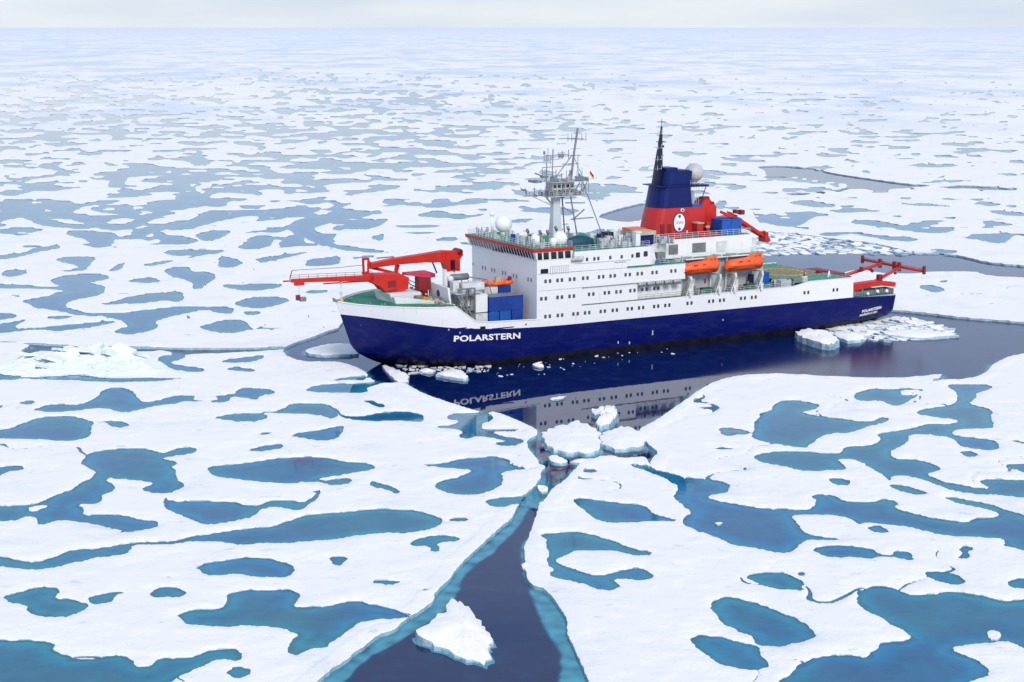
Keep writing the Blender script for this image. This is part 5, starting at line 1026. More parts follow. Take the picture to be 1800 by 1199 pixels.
for a_, b2_ in (((46.6, 1.6, 28.4), (47.8, 2.4, 20.0)), ((49.4, 1.2, 31), (53.2, 3.2, 19.6)), ((46.6, -1.6, 28.4), (47.8, -2.4, 20)), ((46.4, 0, 27), (49.6, 1.8, 27)), ((46.9, 1.2, 24), (51.3, 2, 24.2)), ((45.5, .4, 26.4), (47, 1.6, 25.2)), ((47, 1.8, 24), (49.5, 1.8, 25.8))): W_.beam(a_, b2_, .2)
for i in range(30):
    s_ = random.uniform(38.5, 51.3); z = random.choice([28.6, 28.6, 31.1, 31.1, 35.2]) if 41.2 < s_ < 50 else 28.6
    t_ = random.uniform(-1.8, 1.8); h_ = random.uniform(.6, 2.4); W_.tube((s_, t_, z), (s_, t_, z + h_), random.uniform(.04, .1), 5)
    if i % 3 == 0: W_.beam((s_ - .5, t_, z + h_ * .8), (s_ + .5, t_, z + h_ * .8), .08)
for a_, b2_ in (((42.4, 1.6, 31), (41.6, 2, 28.5)), ((44, 1.8, 28.5), (45.5, 1.8, 31)), ((45.5, 1.8, 28.5), (47, 1.8, 31)), ((47, 1.8, 28.5), (48.5, 1.8, 31)), ((48.5, 1.8, 28.5), (50.2, 1.6, 31)), ((43.4, .3, 31.1), (47.8, 0, 35.8)), ((50, 1, 31), (48.2, 0, 35.5)), ((46.5, 0, 31), (48.1, 0, 34)), ((43.2, -1.5, 31), (43.2, -1.5, 34.5)), ((41.4, .2, 33.8), (45.8, .2, 33.9))): W_.beam(a_, b2_, .13)
part('mast_poles', W_, GREY, mast)
W_ = MB(); W_.box((41.1, -.3, 31.9), (42.7, .1, 32.2)); W_.box((37.4, -.9, 29.6), (37.7, .9, 29.9)); W_.box((43.5, -.5, 31.2), (44.3, .6, 32.0)); W_.box((45, -.6, 28.0), (46, .4, 28.4)); W_.box((47.6, 1.3, 28.7), (49, 1.5, 29.3)); W_.beam((39.8, .1, 32.8), (42.2, .1, 31.9), .25); W_.box((44.9, 0, 35.5), (45.9, .3, 36.1)); W_.box((41.6, .0, 36.2), (41.9, .3, 36.8)); part('radar_scanners', W_, GREY, mast)
W_ = MB()
for i in range(26):
    s_ = random.uniform(39, 50.5); z = random.choice([28.6, 28.6, 31.1]); h_ = random.uniform(.3, 1.0)
    W_.box((s_, random.uniform(-1.5, 1.5), z), (s_ + random.uniform(.12, .4), random.uniform(1.5, 1.9), z + h_))
part('mast_lamps', W_, GREY, mast)
for nm, cols, s_, z in (('signal_flag', [(.02, .25, .6)], 49.1, 32.6), ('ensign', [(.012, .012, .012), (.6, .02, .02), (.75, .5, .03)], 51.6, 32.8)):
    for i, c_ in enumerate(cols):
        q = MB(); w_ = 1.3 / len(cols) * .7
        q.add([(s_ + x * .9, .2 + .12 * math.sin(x * 6), z - i * w_ * .9 - x * .9 - j * w_) for j in (0, 1) for x in (0, .33, .66, 1)], [(k, k + 1, k + 5, k + 4) for k in range(3)])
        part(nm, q, mat(nm + '_cloth', c_, .8), mast)

# ------------------------------------------------------------------ gear on the bridge roof
roof = br
def dome(s_, t_, z, r, post=0.0, zs=1.0):
    b = MB(); b.ball((s_, t_, z + r * .8 + post), r, 0, zs, 20)
    b.tube((s_, t_, z), (s_, t_, z + post + r * .3), r * .45, 10); return part('radome', b, DOME, roof)
dome(37.4, -7.6, 20.56, 1.65, .9); dome(36.0, -9.6, 20.56, .5, 3.6); dome(35.3, 8.6, 20.56, 1.1, .2, 1.15); dome(39.6, 9.6, 20.56, 1.35, .1); dome(38.0, 9.9, 20.56, .65, .1, 1.3); dome(34.2, -10.6, 20.56, .45, .7)
b = MB(); b.rail([(40.2, 12.9, 20.56), (33.0, 12.9, 20.56), (32.7, -13, 20.56), (40.2, -13, 20.56)], 1.05, 1.1, .035); part('bridge_roof_railing', b, RAILM, roof)
b = MB()
for i in range(34):
    t_ = random.uniform(-12.4, 12.2); s_ = random.uniform(33.3, 35.2); w_ = random.uniform(.15, .5); h_ = random.uniform(.5, 1.7)
    b.box((s_, t_, 20.57), (s_ + w_, t_ + w_, 20.57 + h_))
part('roof_lockers', b, LGREY, roof)
b = MB()
for i in range(16):
    t_ = random.uniform(-11.5, 11.5); s_ = random.uniform(35.5, 39.2); w_ = random.uniform(.4, 1.2); h_ = random.uniform(.4, 1.4)
    b.box((s_, t_, 20.57), (s_ + w_, t_ + w_, 20.57 + h_))
part('roof_vents', b, WHITE2, roof)
b = MB(); b.box((34.0, 1.3, 20.57), (34.6, 2.1, 22.0)); part('blue_roof_locker', b, CBLUE, roof)
b = MB(); b.box((36, 4.2, 20.57), (38.5, 7.4, 22.1)); b.box((35.9, 4.1, 22.1), (38.6, 7.5, 22.25), 1); part('tan_topped_hut', b, [GREEN2, TAN], roof)
b = MB()
for s_, t_ in ((35.5, 9.8), (36.7, 10.4), (41, 6), (43, 7), (34.6, 6.8)): b.tube((s_, t_, 20.0), (s_, t_, 22.9), .16, 6); b.tube((s_, t_, 22.9), (s_ - .4, t_ + .3, 23.4), .28, 8)
part('cowl_vents', b, GREY, roof)
# clutter on the deckhouse roof between mast and funnel
b = MB()
for i in range(44):
    s_ = random.uniform(47.5, 63); t_ = random.uniform(5.5, 11.7); h_ = random.uniform(.3, 1.5); w_ = random.uniform(.2, .8)
    if 54.3 < s_ < 60.5 and t_ > 7: continue
    b.box((s_, t_, 19.56), (s_ + w_, t_ + w_, 19.56 + h_))
part('deckhouse_roof_vents', b, LGREY, sup)
b = MB()
for i in range(22):
    s_ = random.uniform(47.5, 62); t_ = random.uniform(-6, 8); h_ = random.uniform(.6, 2.0); w_ = random.uniform(.3, 1.2)
    b.box((s_, t_, 19.56), (s_ + w_, t_ + w_, 19.56 + h_))
part('deckhouse_roof_plant', b, WHITE2, sup)
b = MB(); b.box((60.0, -1.5, 21.0), (63.6, 1.5, 21.5)); b.box((52.5, 3, 19.56), (54, 5, 21.6), 1); b.box((50.2, 5, 19.56), (51.2, 6, 21.5), 1); part('orange_raft_stowage', b, [ORANGE, DNAVY], sup)
b = MB()
for i in range(16):
    s_ = random.uniform(47, 62); t_ = random.uniform(4, 11); b.tube((s_, t_, 19.5), (s_, t_, 19.5 + random.uniform(1.2, 2.6)), .07, 5)
    b.beam((s_ - .5, t_, 20.6), (s_ + .5, t_, 20.6), .06)
part('roof_stanchions', b, GREY, sup)

# ------------------------------------------------------------------ forecastle: bow crane, white breakwater
b = MB()
b.loft([[(8.7, -2.6, 11.36), (14.5, -2.8, 11.36), (14.5, 2.8, 11.36), (9.4, 2.6, 11.36)], [(8.4, -3.1, 13.0), (14.8, -3.1, 12.9), (14.8, 3.1, 12.9), (8.6, 3.1, 13.0)]])
cr1 = part('bow_crane', b, WHITE)
b = MB(); b.prism([(6.0, 15.0), (6.6, 16.4), (11.8, 16.1), (13.2, 15.4), (13.0, 13.4), (12.1, 13.2), (12.0, 12.95), (9.6, 13.0), (8.4, 13.3), (7.6, 14.2)], 1, -1.5, 1.6); part('crane_house', b, RED, cr1)
b = MB(); b.box((9.0, 1.55, 13.9), (10.6, 1.64, 15.1)); b.box((9.0, 1.56, 13.1), (10.8, 1.63, 13.5)); part('crane_cab_window', b, DARKRED, cr1)
b = MB(); b.beam((6.8, 0, 15.65), (-8.6, 0, 16.2), .95, 1.0, 0, .6, .6); b.box((-8.0, -.4, 15.3), (-6.3, .4, 16.0)); b.beam((-8.4, 0, 16.15), (-10.1, 0, 16.2), .25, .25)
b.beam((-2.6, 0, 15.25), (6.8, 0, 15.1), .4, .2); cb = part('crane_boom', b, RED, cr1)
b = MB(); b.rail([(-9.0, .45, 16.5), (6.5, .5, 16.1)], .75, 1.6, .035, 2); b.beam((-8.9, 0, 16.4), (-8.4, 0, 18.0), .12); b.path([(-8.4, 0, 18.0), (0, 0, 17.9), (5.2, 0, 18.05)], .045); part('boom_walkway', b, DARKRED, cr1)
b = MB(); b.path([(12.0, 1.2, 16.1), (13.4, 1.6, 14.2), (15.6, 2.0, 13.0)], .1, 5); part('crane_hose', b, DNAVY, cr1)
# breakwater shell aft of the crane foot
b = MB()
pl = [(9.3, 4.2), (12.5, 5.6), (15.3, 7.6), (17.6, 10.6)]
for sg in (1, -1):
    for (s0_, t0_), (s1_, t1_) in zip(pl[:-1], pl[1:]):
        z0_ = 12.6 - (s0_ - 9.3) * .13; z1_ = 12.6 - (s1_ - 9.3) * .13
        b.hexa([(s0_, sg * t0_, 11.36), (s1_, sg * t1_, 11.36), (s1_ + .3, sg * (t1_ - .1), 11.36), (s0_ + .3, sg * (t0_ - .1), 11.36)], [(s0_ - .2, sg * t0_, z0_), (s1_ - .2, sg * t1_, max(z1_, 11.5)), (s1_ + .1, sg * (t1_ - .1), max(z1_, 11.5)), (s0_ + .1, sg * (t0_ - .1), z0_)])
b.hexa([(9.3, -4.2, 11.36), (9.3, 4.2, 11.36), (9.5, 4.2, 11.36), (9.5, -4.2, 11.36)], [(9.0, -4.2, 12.5), (9.0, 4.2, 12.5), (9.2, 4.2, 12.5), (9.2, -4.2, 12.5)])
part('breakwater', b, WHITE)
b = MB(); b.tube((.7, 0, 10.8), (.7, 0, 15.2), .17, 8); b.tube((.7, 0, 15.2), (.7, 0, 15.5), .28, 8); b.box((.45, -.25, 13.2), (.95, .25, 13.5)); jk = part('jackstaff', b, WHITE2)
b = MB(); b.tube((.7, 0, 11.36), (.7, 0, 12.3), .36, 10); part('staff_foot', b, YELLOW, jk)
b = MB(); b.box((-.7, -.5, 11.9), (.2, .5, 12.2)); b.tube((-.3, 0, 12.1), (-.9, 0, 12.5), .2, 6); part('bow_roller', b, GREY)
b = MB()
for s_, t_ in ((4, 3.6), (6, 5.6), (12, 9.8), (3.5, -3.2), (15, 11)):
    for q in (0, .55): b.tube((s_ + q, t_, 11.36), (s_ + q, t_, 11.9), .16, 8)
b.tube((15, -1, 11.9), (15, 2.5, 11.9), .5, 10); b.tube((16, 3, 11.8), (16, 5, 11.8), .45, 10); part('mooring_gear', b, GREY)
b = MB(); b.box((14.6, 2.4, 11.36), (16.8, 6.2, 12.0)); b.box((15.2, 6.4, 11.36), (16.6, 8.4, 11.9), 1); b.box((13.4, 3.0, 11.36), (14.4, 4.2, 12.4), 2); b.tube((14.2, 4.6, 11.7), (16.4, 7.2, 11.7), .3, 8, 0)
part('windlass', b, [YELLOW, TAN, GREY])
# small red crane just behind, and the white bulkhead with a blue disc
b = MB(); b.tube((16.2, 1.2, 11.36), (16.2, 1.2, 15.4), .8, 12); b.box((14.9, .3, 13.0), (17.3, 2.0, 15.5)); cr3 = part('deck_crane', b, DARKRED)
b = MB(); b.loft([[(12.4, .3, 15.9), (12.4, 1.7, 15.9), (12.4, 1.7, 16.3), (12.4, .3, 16.3)], [(17.0, -.2, 15.2), (17.0, 2.2, 15.2), (17.0, 2.2, 16.3), (17.0, -.2, 16.3)], [(18.4, .4, 15.1), (18.4, 1.6, 15.1), (18.4, 1.6, 15.8), (18.4, .4, 15.8)]]); part('crane_boom', b, mat('faded_red', (.55, .03, .07), .5, var=.3, vscale=.8), cr3)
b = MB(); b.loft([[(17.6, .5, 11.36), (17.6, 8.8, 11.36), (17.9, 8.8, 11.36), (17.9, .5, 11.36)], [(17.3, .8, 14.4), (17.3, 8.6, 14.15), (17.7, 8.6, 14.15), (17.7, .8, 14.4)]]); wb = part('white_bulkhead', b, WHITE)
b = MB(); b.loft([[(k, 4.7 + .55 * math.cos(2 * math.pi * i / 16), 12.75 + .62 * math.sin(2 * math.pi * i / 16)) for i in range(16)] for k in (17.36, 17.5)]); part('blue_disc', b, CBLUE, wb)
# large cargo crane on the starboard side of the well deck
b = MB(); b.tube((25.2, -6.5, 6.7), (25.2, -6.5, 15.2), 1.2, 14); cr2 = part('cargo_crane', b, WHITE)
b = MB(); b.prism([(24.4, 15.0), (26.9, 14.8), (26.9, 17.0), (27.6, 17.8), (27.0, 18.8), (25.8, 18.4), (24.2, 18.4), (23.8, 16.6)], 1, -7.4, -5.2); part('crane_column', b, RED, cr2)
b = MB(); b.box((24.9, -5.25, 15.2), (25.8, -5.12, 17.0)); part('crane_cab_window', b, DARK, cr2)
b = MB(); b.loft([[(s_, t_, z) for t_, z in ((-7.1, lo_), (-5.4, lo_), (-5.4, hi_), (-7.1, hi_))] for s_, lo_, hi_ in ((8.9, 16.5, 17.3), (14.0, 16.8, 17.95), (20.0, 16.85, 18.4), (23.8, 16.6, 18.75), (26.6, 16.8, 18.5))]); part('crane_boom', b, RED, cr2)
b = MB(); b.tube((26.9, -7.2, 18.35), (26.9, -5.2, 18.35), .62, 14); part('sheave', b, DARKRED, cr2)
b = MB(); b.beam((9.2, -6.3, 16.6), (14.9, -6.3, 14.9), .5, .55); b.beam((14.6, -6.3, 16.7), (14.2, -6.3, 14.9), .9, .6, 0, .5, .5); b.beam((8.0, -6.6, 15.6), (7.9, -6.6, 18.2), .35, .35); b.beam((8.6, -6.0, 15.7), (8.7, -6.0, 18.1), .3, .3); b.box((7.7, -6.8, 15.3), (8.8, -5.8, 15.8)); b.box((7.8, -6.8, 18.0), (8.8, -5.8, 18.4)); b.beam((8.8, -6.3, 17.9), (9.6, -6.3, 17.0), .25)
b.beam((10.5, -6.3, 18.15), (13.9, -6.3, 18.2), .25, .2); part('folded_jib', b, RED, cr2)
b = MB(); b.path([(9.0, -6.2, 16.4), (14.8, -6.2, 14.8), (17.4, -5.6, 13.4), (20, -4.4, 12.4)], .08, 5); b.beam((21.6, -6.3, 17.0), (22.6, -6.3, 14.6), .22); part('jib_cylinder', b, DNAVY, cr2)
# hook block hanging from the bow crane
h = aboard('crane_hook', -7.2, 0, 12.7, 'small red and grey hook block hanging below the tip of the bow crane boom', 'hook')
q = MB(False); q.box((-.55, -.3, 0), (.1, .3, .9)); q.build('hook_block', DARKRED, h)
q = MB(False); q.box((.1, -.35, -.25), (1.2, .35, .5)); q.build('counterweight', GREY, h)
q = MB(False); q.tube((0, 0, .8), (0, 0, 2.8), .03, 5); q.build('hook_wire', GREY, h)

# ------------------------------------------------------------------ cargo in the well deck
def container(s0, t0, z0, ls, lt, h_, m, label, cat='container', name='shipping_container', lid=None, doors=True):
    r_ = aboard(name, s0, t0, z0, label, cat)
    q = MB(False); q.box((0.05, -lt + .05, .05), (ls - .05, -.05, h_ - .05))
    for x in (0, ls - .14):
        for y in (0, -lt + .14 - .14): q.box((x, y - .14 if y == 0 else y, 0), (x + .14, y if y == 0 else y + .14, h_))
    q.box((0, -lt - .0, h_ - .14), (ls, -lt + .1, h_)); q.box((0, -lt, 0), (ls, -lt + .1, .16)); q.box((0, -.1, h_ - .14), (ls, 0, h_))
    q.build('frame', m, r_)
    n_ = int(ls / .28)
    c_ = MB(False)
    for i in range(n_):
        x = .16 + i * (ls - .3) / n_; c_.box((x, -lt - .0 + .015, .18), (x + .13, -lt + .06, h_ - .16))
    for i in range(int(lt / .3)):
        y = -lt + .16 + i * .3; c_.box((.01, y, .18), (.06, y + .13, h_ - .16))
    c_.build('corrugated_side', m, r_)
    if lid: q = MB(False); q.box((.02, -lt + .02, h_), (ls - .02, -.02, h_ + .1)); q.build('lid', lid, r_)
    return r_
# measured along the port side; t0 is the starboard edge of each box
container(24.9, 6.9, 9.55, 6.9, 3.1, 2.55, CBLUE, 'large dark blue container on top of the blue bins before the bridge front', lid=GREY)
container(24.9, 6.9, 6.72, 2.0, 3.0, 2.75, CBLUE2, 'leftmost small blue bin under the large dark blue container', name='blue_bin', cat='cargo bin')
container(27.1, 6.9, 6.72, 2.2, 3.0, 2.75, CBLUE2, 'middle small blue bin under the large dark blue container', name='blue_bin', cat='cargo bin')
container(29.5, 6.9, 6.72, 2.3, 3.0, 2.75, CBLUE, 'rightmost small blue bin with a white lamp under the large container', name='blue_bin', cat='cargo bin')
container(29.3, 3.0, 11.35, 2.5, 2.4, 1.9, CBLUE, 'small bright blue box standing behind the large blue container', cat='cargo box', name='cargo_box', lid=ORANGE)
container(26.4, 3.0, 11.35, 2.7, 2.4, 1.9, WHITE2, 'white box standing left of the small bright blue box', cat='cargo box', name='cargo_box')
container(26.6, 2.9, 6.72, 5.5, 2.6, 4.6, GREY, 'tall grey rack carrying the white and blue boxes', cat='cargo rack', name='cargo_rack')
container(22.4, 7.2, 6.72, 2.35, 2.4, 2.6, WHITE2, 'lower white tank container left of the blue bins', cat='tank container', name='tank_container')
container(22.4, 7.2, 9.5, 2.35, 2.4, 3.2, WHITE, 'upper white tank container left of the large blue container', cat='tank container', name='tank_container')
container(20.2, 5.6, 10.4, 1.9, 2.2, 2.7, WHITE2, 'yellowed white tank beside the ladder trestle', cat='tank container', name='tank_container')
container(20.2, 5.4, 6.72, 2.0, 2.4, 2.6, GREY, 'grey pallet box below the yellowed tank', cat='cargo box', name='cargo_box')
b = MB()
for a_, b2_ in (((18.8, 9.5, 12.8), (21.6, 9.8, 7.5)), ((19.5, 9.5, 12.8), (22.3, 9.8, 7.5)), ((18.8, 7.0, 12.6), (20.2, 7.0, 6.7)), ((21.9, 8.0, 12.6), (20.4, 8.0, 9.5)), ((19, 9.4, 10.3), (22.2, 9.4, 10.3)), ((18.8, 9.4, 12.7), (22.2, 9.4, 12.7)), ((21.9, 9.6, 6.8), (21.9, 9.6, 9.2)), ((18.9, 9.4, 13.9), (22.2, 9.4, 13.9)), ((22.2, 9.6, 6.8), (22.2, 9.6, 13.9)), ((20.6, 9.6, 9), (20.6, 9.6, 13.9))): b.beam(a_, b2_, .22)
for i in range(9): b.beam((18.95 + i * .31, 9.55, 12.5 - i * .58), (19.6 + i * .31, 9.55, 12.5 - i * .58), .1)
for i in range(18):
    s_ = random.uniform(18.8, 22.4); t_ = random.uniform(5, 10.2); z = random.choice([6.7, 8.0, 10.4, 12.8]); b.box((s_, t_, z), (s_ + random.uniform(.2, .7), t_ + .5, z + random.uniform(.3, 1.0)))
part('ladder_trestle', b, GREY)
b = MB()
for i in range(60):
    s_ = random.uniform(18.6, 27); t_ = random.uniform(-9, 6.5); z = 6.7 + random.choice([0, 0, 2.2, 4.5]); w_ = random.uniform(.3, 1.4); h_ = random.uniform(.5, 2.2)
    b.box((s_, t_, z), (s_ + w_, t_ + w_, z + h_), random.choice([0, 0, 0, 1, 2, 3]))
for i in range(26):
    s_ = random.uniform(14.5, 17.3); t_ = random.uniform(-7, 9); w_ = random.uniform(.2, .8); b.box((s_, t_, 11.36), (s_ + w_, t_ + w_, 11.36 + random.uniform(.3, 1.3)), random.choice([0, 1, 1, 3]))
for i in range(14):
    s_ = random.uniform(18.8, 28); t_ = random.uniform(0, 9); b.beam((s_, t_, 11), (s_ + random.uniform(-1.5, 1.5), t_, 14.5), .14, None, 1)
part('deck_cargo_clutter', b, [WHITE2, GREY, TAN, RED2])['kind'] = 'stuff'
b = MB(); b.box((18.6, 3, 12.9), (23.8, 9.3, 13.1)); b.rail([(18.6, 9.3, 13.1), (23.8, 9.3, 13.1)], .9, 1.1, .035); part('working_platform', b, LGREY)
b = MB(); b.tube((21, 2.6, 15.0), (24.4, 2.6, 15.0), .62, 12); b.box((20.5, 2.2, 13.1), (21.4, 3.4, 15.2)); b.beam((24, 2.6, 15), (28.6, 2.4, 14.0), .22); part('deck_winch', b, GREY)
b = MB(); b.box((21.2, 4.8, 13.1), (25.6, 6.8, 14.4)); b.box((19.6, 5, 13.1), (20.8, 6.2, 14.8)); b.ball((20.2, 4, 15.0), .6, 0); part('winch_housing', b, WHITE2)
# orange inflatable boat on the boxes
rb = aboard('inflatable_boat', 27.8, 4.6, 13.3, 'bright orange inflatable boat lying on the boxes before the bridge', 'boat')
q = MB(False)
pts = [(4.2, -.9, .55), (2.6, -1.0, .4), (0, -.95, .4), (-1.0, -.6, .6), (-1.3, 0, .75), (-1.0, .6, .6), (0, .95, .4), (2.6, 1.0, .4), (4.2, .9, .55)]
for a_, b2_ in zip(pts[:-1], pts[1:]): q.tube(a_, b2_, .36, 10)
q.build('tube_collar', ORANGE, rb)
q = MB(False); q.box((-.8, -.8, .15), (4.1, .8, .5)); q.box((1.2, -.4, .4), (2.2, .4, 1.5)); q.build('floor_and_console', TAN, rb)
q = MB(False); q.box((3.9, -.25, .3), (4.5, .25, 1.4)); q.build('outboard_motor', DARKRED, rb)

# ------------------------------------------------------------------ lifeboats and davits
def lifeboat(s0, label):
    r_ = aboard('lifeboat', s0, 11.6, 13.5, label, 'lifeboat', 'orange lifeboats on the boat deck')
    Ln = 8.5; q = MB(False); rings = []
    for k in range(15):
        x = k / 14; w = 1.45 * (1 - abs(2 * x - 1) ** 3.2) ** .5 + .05 if 0 < x < 1 else .15
        if x > .8: w = max(w, 1.0)
        top = 2.05 + .45 * min(x * 1.4, 1) - (.9 * (1 - x / .15) ** 2 if x < .15 else 0) ; bot = .05 + .12 * x + (.5 * (1 - x / .2) ** 2 if x < .2 else 0) * .4 + (.5 * ((x - .88) / .12) ** 2 if x > .88 else 0)
        rings.append([(x * Ln, w * math.cos(a) * (1 if math.sin(a) > -.2 else .9), (top + bot) / 2 + (top - bot) / 2 * (abs(math.sin(a)) ** .8) * (1 if math.sin(a) > 0 else -1)) for a in [2 * math.pi * i / 20 for i in range(20)]])
    q.loft(rings, 0, True, True); q.build('hull', ORANGE, r_)
    q = MB(False); q.loft([[(Ln * .05, -1.3, .75), (Ln * .97, -1.25, .85), (Ln * .97, 1.25, .85), (Ln * .05, 1.3, .75)], [(Ln * .1, -.5, .02), (Ln * .95, -.45, .1), (Ln * .95, .45, .1), (Ln * .1, .5, .02)]]); q.build('keel', DKORANGE, r_)
    q = MB(False); q.box((.4, -1.5, 1.0), (Ln * .94, -1.44, 1.1)); q.build('fender_strip', DKORANGE, r_)
    q = MB(False); q.loft([[(5.6, -.75, 2.3), (8.3, -.75, 2.3), (8.3, .75, 2.3), (5.6, .75, 2.3)], [(6.3, -.55, 2.95), (8.2, -.55, 3.1), (8.2, .55, 3.1), (6.3, .55, 2.95)]]); w_ = q.build('steering_hatch', ORANGE, r_)
    q = MB(False); q.box((6.5, -.72, 2.5), (7.1, -.66, 2.8)); q.box((7.4, -.72, 2.5), (7.9, -.66, 2.85)); q.build('hatch_window', DKORANGE, w_)
    q = MB(False); q.box((2.4, -1.38, 1.5), (3.3, -1.3, 2.0)); q.box((4.4, -1.42, 1.5), (5.1, -1.34, 2.0)); q.build('side_hatch', DKORANGE, r_)
    q = MB(False)
    for x in (.5, Ln - .6): q.tube((x, 0, 2.0), (x, .2, 3.6), .07, 6)
    q.build('lifting_hook', GREY, r_)
lifeboat(64.5, 'orange enclosed lifeboat nearer the bridge, left one of the pair')
lifeboat(74.9, 'orange enclosed lifeboat nearer the stern, right one of the pair')
for s_ in (66.3, 73.0, 76.6, 82.9):
    b = MB()
    b.prism([(12.0, 9.46), (12.9, 9.46), (12.6, 11.0), (13.1, 12.6), (12.9, 13.3), (12.3, 13.3), (12.3, 12.6), (11.9, 11.2)], 0, s_ - .22, s_ + .22)
    b.beam((s_, 10.2, 9.5), (s_, 12.4, 13.2), .3, .3); b.beam((s_, 9.6, 9.5), (s_, 9.9, 16.2), .25, .35); b.beam((s_, 9.9, 16.6), (s_, 13.2, 17.0), .25, .3); b.beam((s_, 9.9, 13), (s_, 12.4, 13.2), .2, .25)
    b.box((s_ + .25, 11.6, 9.46), (s_ + 1.0, 12.3, 11.9) if s_ in (66.3, 76.6) else (s_ + .8, 12.3, 10.8)); b.beam((s_ - .9, 12.6, 9.5), (s_ + .1, 12.9, 12.6), .18)
    part('davit', b, WHITE2)
b = MB()
for s0_, m_ in ((69.6, 0), (79.9, 0)): b.box((s0_, 10.9, 9.46), (s0_ + 2.3, 12.0, 10.7), 0)
b.box((77.6, 9.2, 12.0), (79.2, 9.4, 15.6), 1); b.box((81.5, 10.2, 9.46), (82.3, 11, 12.4), 2); b.box((67.9, 10.4, 9.46), (68.5, 11, 12.6), 1); b.box((71.8, 9.32, 11.2), (72.2, 9.42, 12), 3)
part('boat_deck_lockers', b, [mat('dark_green_paint', (.01, .09, .06), .5), LGREY, DNAVY, RED])
b = MB()
for i in range(26):
    s_ = random.uniform(66.5, 84); t_ = random.uniform(9.6, 12); b.box((s_, t_, 9.46), (s_ + random.uniform(.15, .6), t_ + .3, 9.46 + random.uniform(.4, 1.8)))
part('boat_deck_fittings', b, GREY)
b = MB(); b.rail([(65.3, 12.42, 9.46), (91, 12.42, 9.46)], 1.0, 1.5, .028); part('boat_deck_railing', b, RAILM)
for i, nm in enumerate(('first', 'second', 'third', 'fourth', 'fifth')):
    s_ = 55.6 + i * 1.95; r_ = aboard('life_raft', s_, 12.35, 12.35, '%s grey life raft canister from the left on the rack before the lifeboats' % nm, 'life raft', 'life raft canisters on the side rack')
    q = MB(False); q.tube((-.75, 0, .3), (.75, 0, .3), .42, 12); q.build('canister', LGREY, r_)
    q = MB(False); q.tube((-.25, 0, .3), (-.15, 0, .3), .45, 12); q.tube((.2, 0, .3), (.3, 0, .3), .45, 12); q.box((-.6, -.45, -.3), (.6, .3, -.1)); q.build('strap', GREY, r_)
b = MB(); b.rail([(54.9, 12.45, 9.5), (65, 12.45, 9.5)], 1.05, 1.5, .03); b.path([(54.8, 12.5, 12.1), (65, 12.5, 12.1)], .06); part('raft_rack', b, GREY, sup)
# covered workboat aft of the bridge
wbt = aboard('covered_workboat', 42.2, 7.6, 19.6, 'dark teal covered workboat on the deckhouse roof just behind the bridge wing', 'boat')
q = MB(False); rings = []
for k in range(11):
    x = k / 10; w = 1.3 * math.sin(math.pi * min(max(x, .04), .96)) ** .5; hh = 1.0 + .75 * math.sin(math.pi * x)
    rings.append([(x * 5.6, w * math.cos(a), .5 + hh * max(math.sin(a), -.35)) for a in [2 * math.pi * i / 14 for i in range(14)]])
q.loft(rings, 0, True, True); q.build('canvas_cover', TARP, wbt)
q = MB(False); q.box((.8, -1, -.1), (1.1, 1, .5)); q.box((4.4, -1, -.1), (4.7, 1, .5)); q.build('cradle', GREY, wbt)

# ------------------------------------------------------------------ blue bin aft of the funnel
bb = aboard('blue_bin', 77.4, 3.4, 19.92, 'open bright blue bin on the top deck just behind the funnel', 'cargo bin')
q = MB(False)
for a_, b2_ in (((0, -3.6, 0), (4.6, -3.5, 2.9)), ((0, -.1, 0), (4.6, 0, 2.9)), ((0, -3.5, 0), (.1, -.1, 2.9)), ((4.5, -3.5, 0), (4.6, -.1, 2.9)), ((.1, -3.5, .1), (4.5, -.1, .2))): q.box(a_, b2_)
q.box((-.08, -3.68, 2.7), (4.68, -3.5, 2.95)); q.box((2.2, -3.66, 0), (2.35, -3.58, 2.7)); q.build('steel_walls', CBLUE2, bb)
q = MB(False); q.box((1.4, -2.6, .3), (3.8, -.8, 2.6)); q.build('red_contents', RED2, bb)

# ------------------------------------------------------------------ helicopter deck
b = MB(); ring = [(98.6 + 6.6 * math.cos(a), 7.6 * math.sin(a) - 1) for a in [2 * math.pi * i / 40 for i in range(40)]]
b.add([(x, y, 10.2) for x, y in ring], [tuple(range(40))]); hd = part('landing_net', b, NET)
b = MB(); r0 = [(98.6 + 4.6 * math.cos(a), 5.4 * math.sin(a) - 1, 10.215) for a in [2 * math.pi * i / 40 for i in range(40)]]; r1 = [(98.6 + 4.0 * math.cos(a), 4.7 * math.sin(a) - 1, 10.215) for a in [2 * math.pi * i / 40 for i in range(40)]]
b.add(r0 + r1, [(i, (i + 1) % 40, 40 + (i + 1) % 40, 40 + i) for i in range(40)]); part('landing_circle', b, YELLOW, hd)
b = MB()
for i in range(-6, 7): b.path([(92.6, i * 1.1 - 1, 10.23), (104.6, i * 1.1 - 1, 10.23)], .04, 3)
for i in range(11): b.path([(93.2 + i * 1.1, -8, 10.235), (93.2 + i * 1.1, 6, 10.235)], .04, 3)
part('net_ropes', b, TAN, hd)
b = MB(); b.rail([(91, 12.4, 10.2), (104.8, 12.4, 10.2)], .9, 1.6, .028); b.rail([(91, -12.4, 10.2), (104.8, -12.4, 10.2)], .9, 1.6, .028); part('helicopter_deck_railing', b, mat('rail_green', (.10, .38, .26), .6))
b = MB(); b.box((91, 11.4, 10.2), (93.2, 12.3, 11.1)); b.box((88, 10.5, 9.46), (90.5, 12.2, 10.9), 1); b.box((93.2, 11.5, 10.2), (94.5, 12.2, 11.3), 2); b.ball((87.6, 10.4, 10.4), .6, 1); part('deck_lockers', b, [GREY, LGREY, WHITE2])
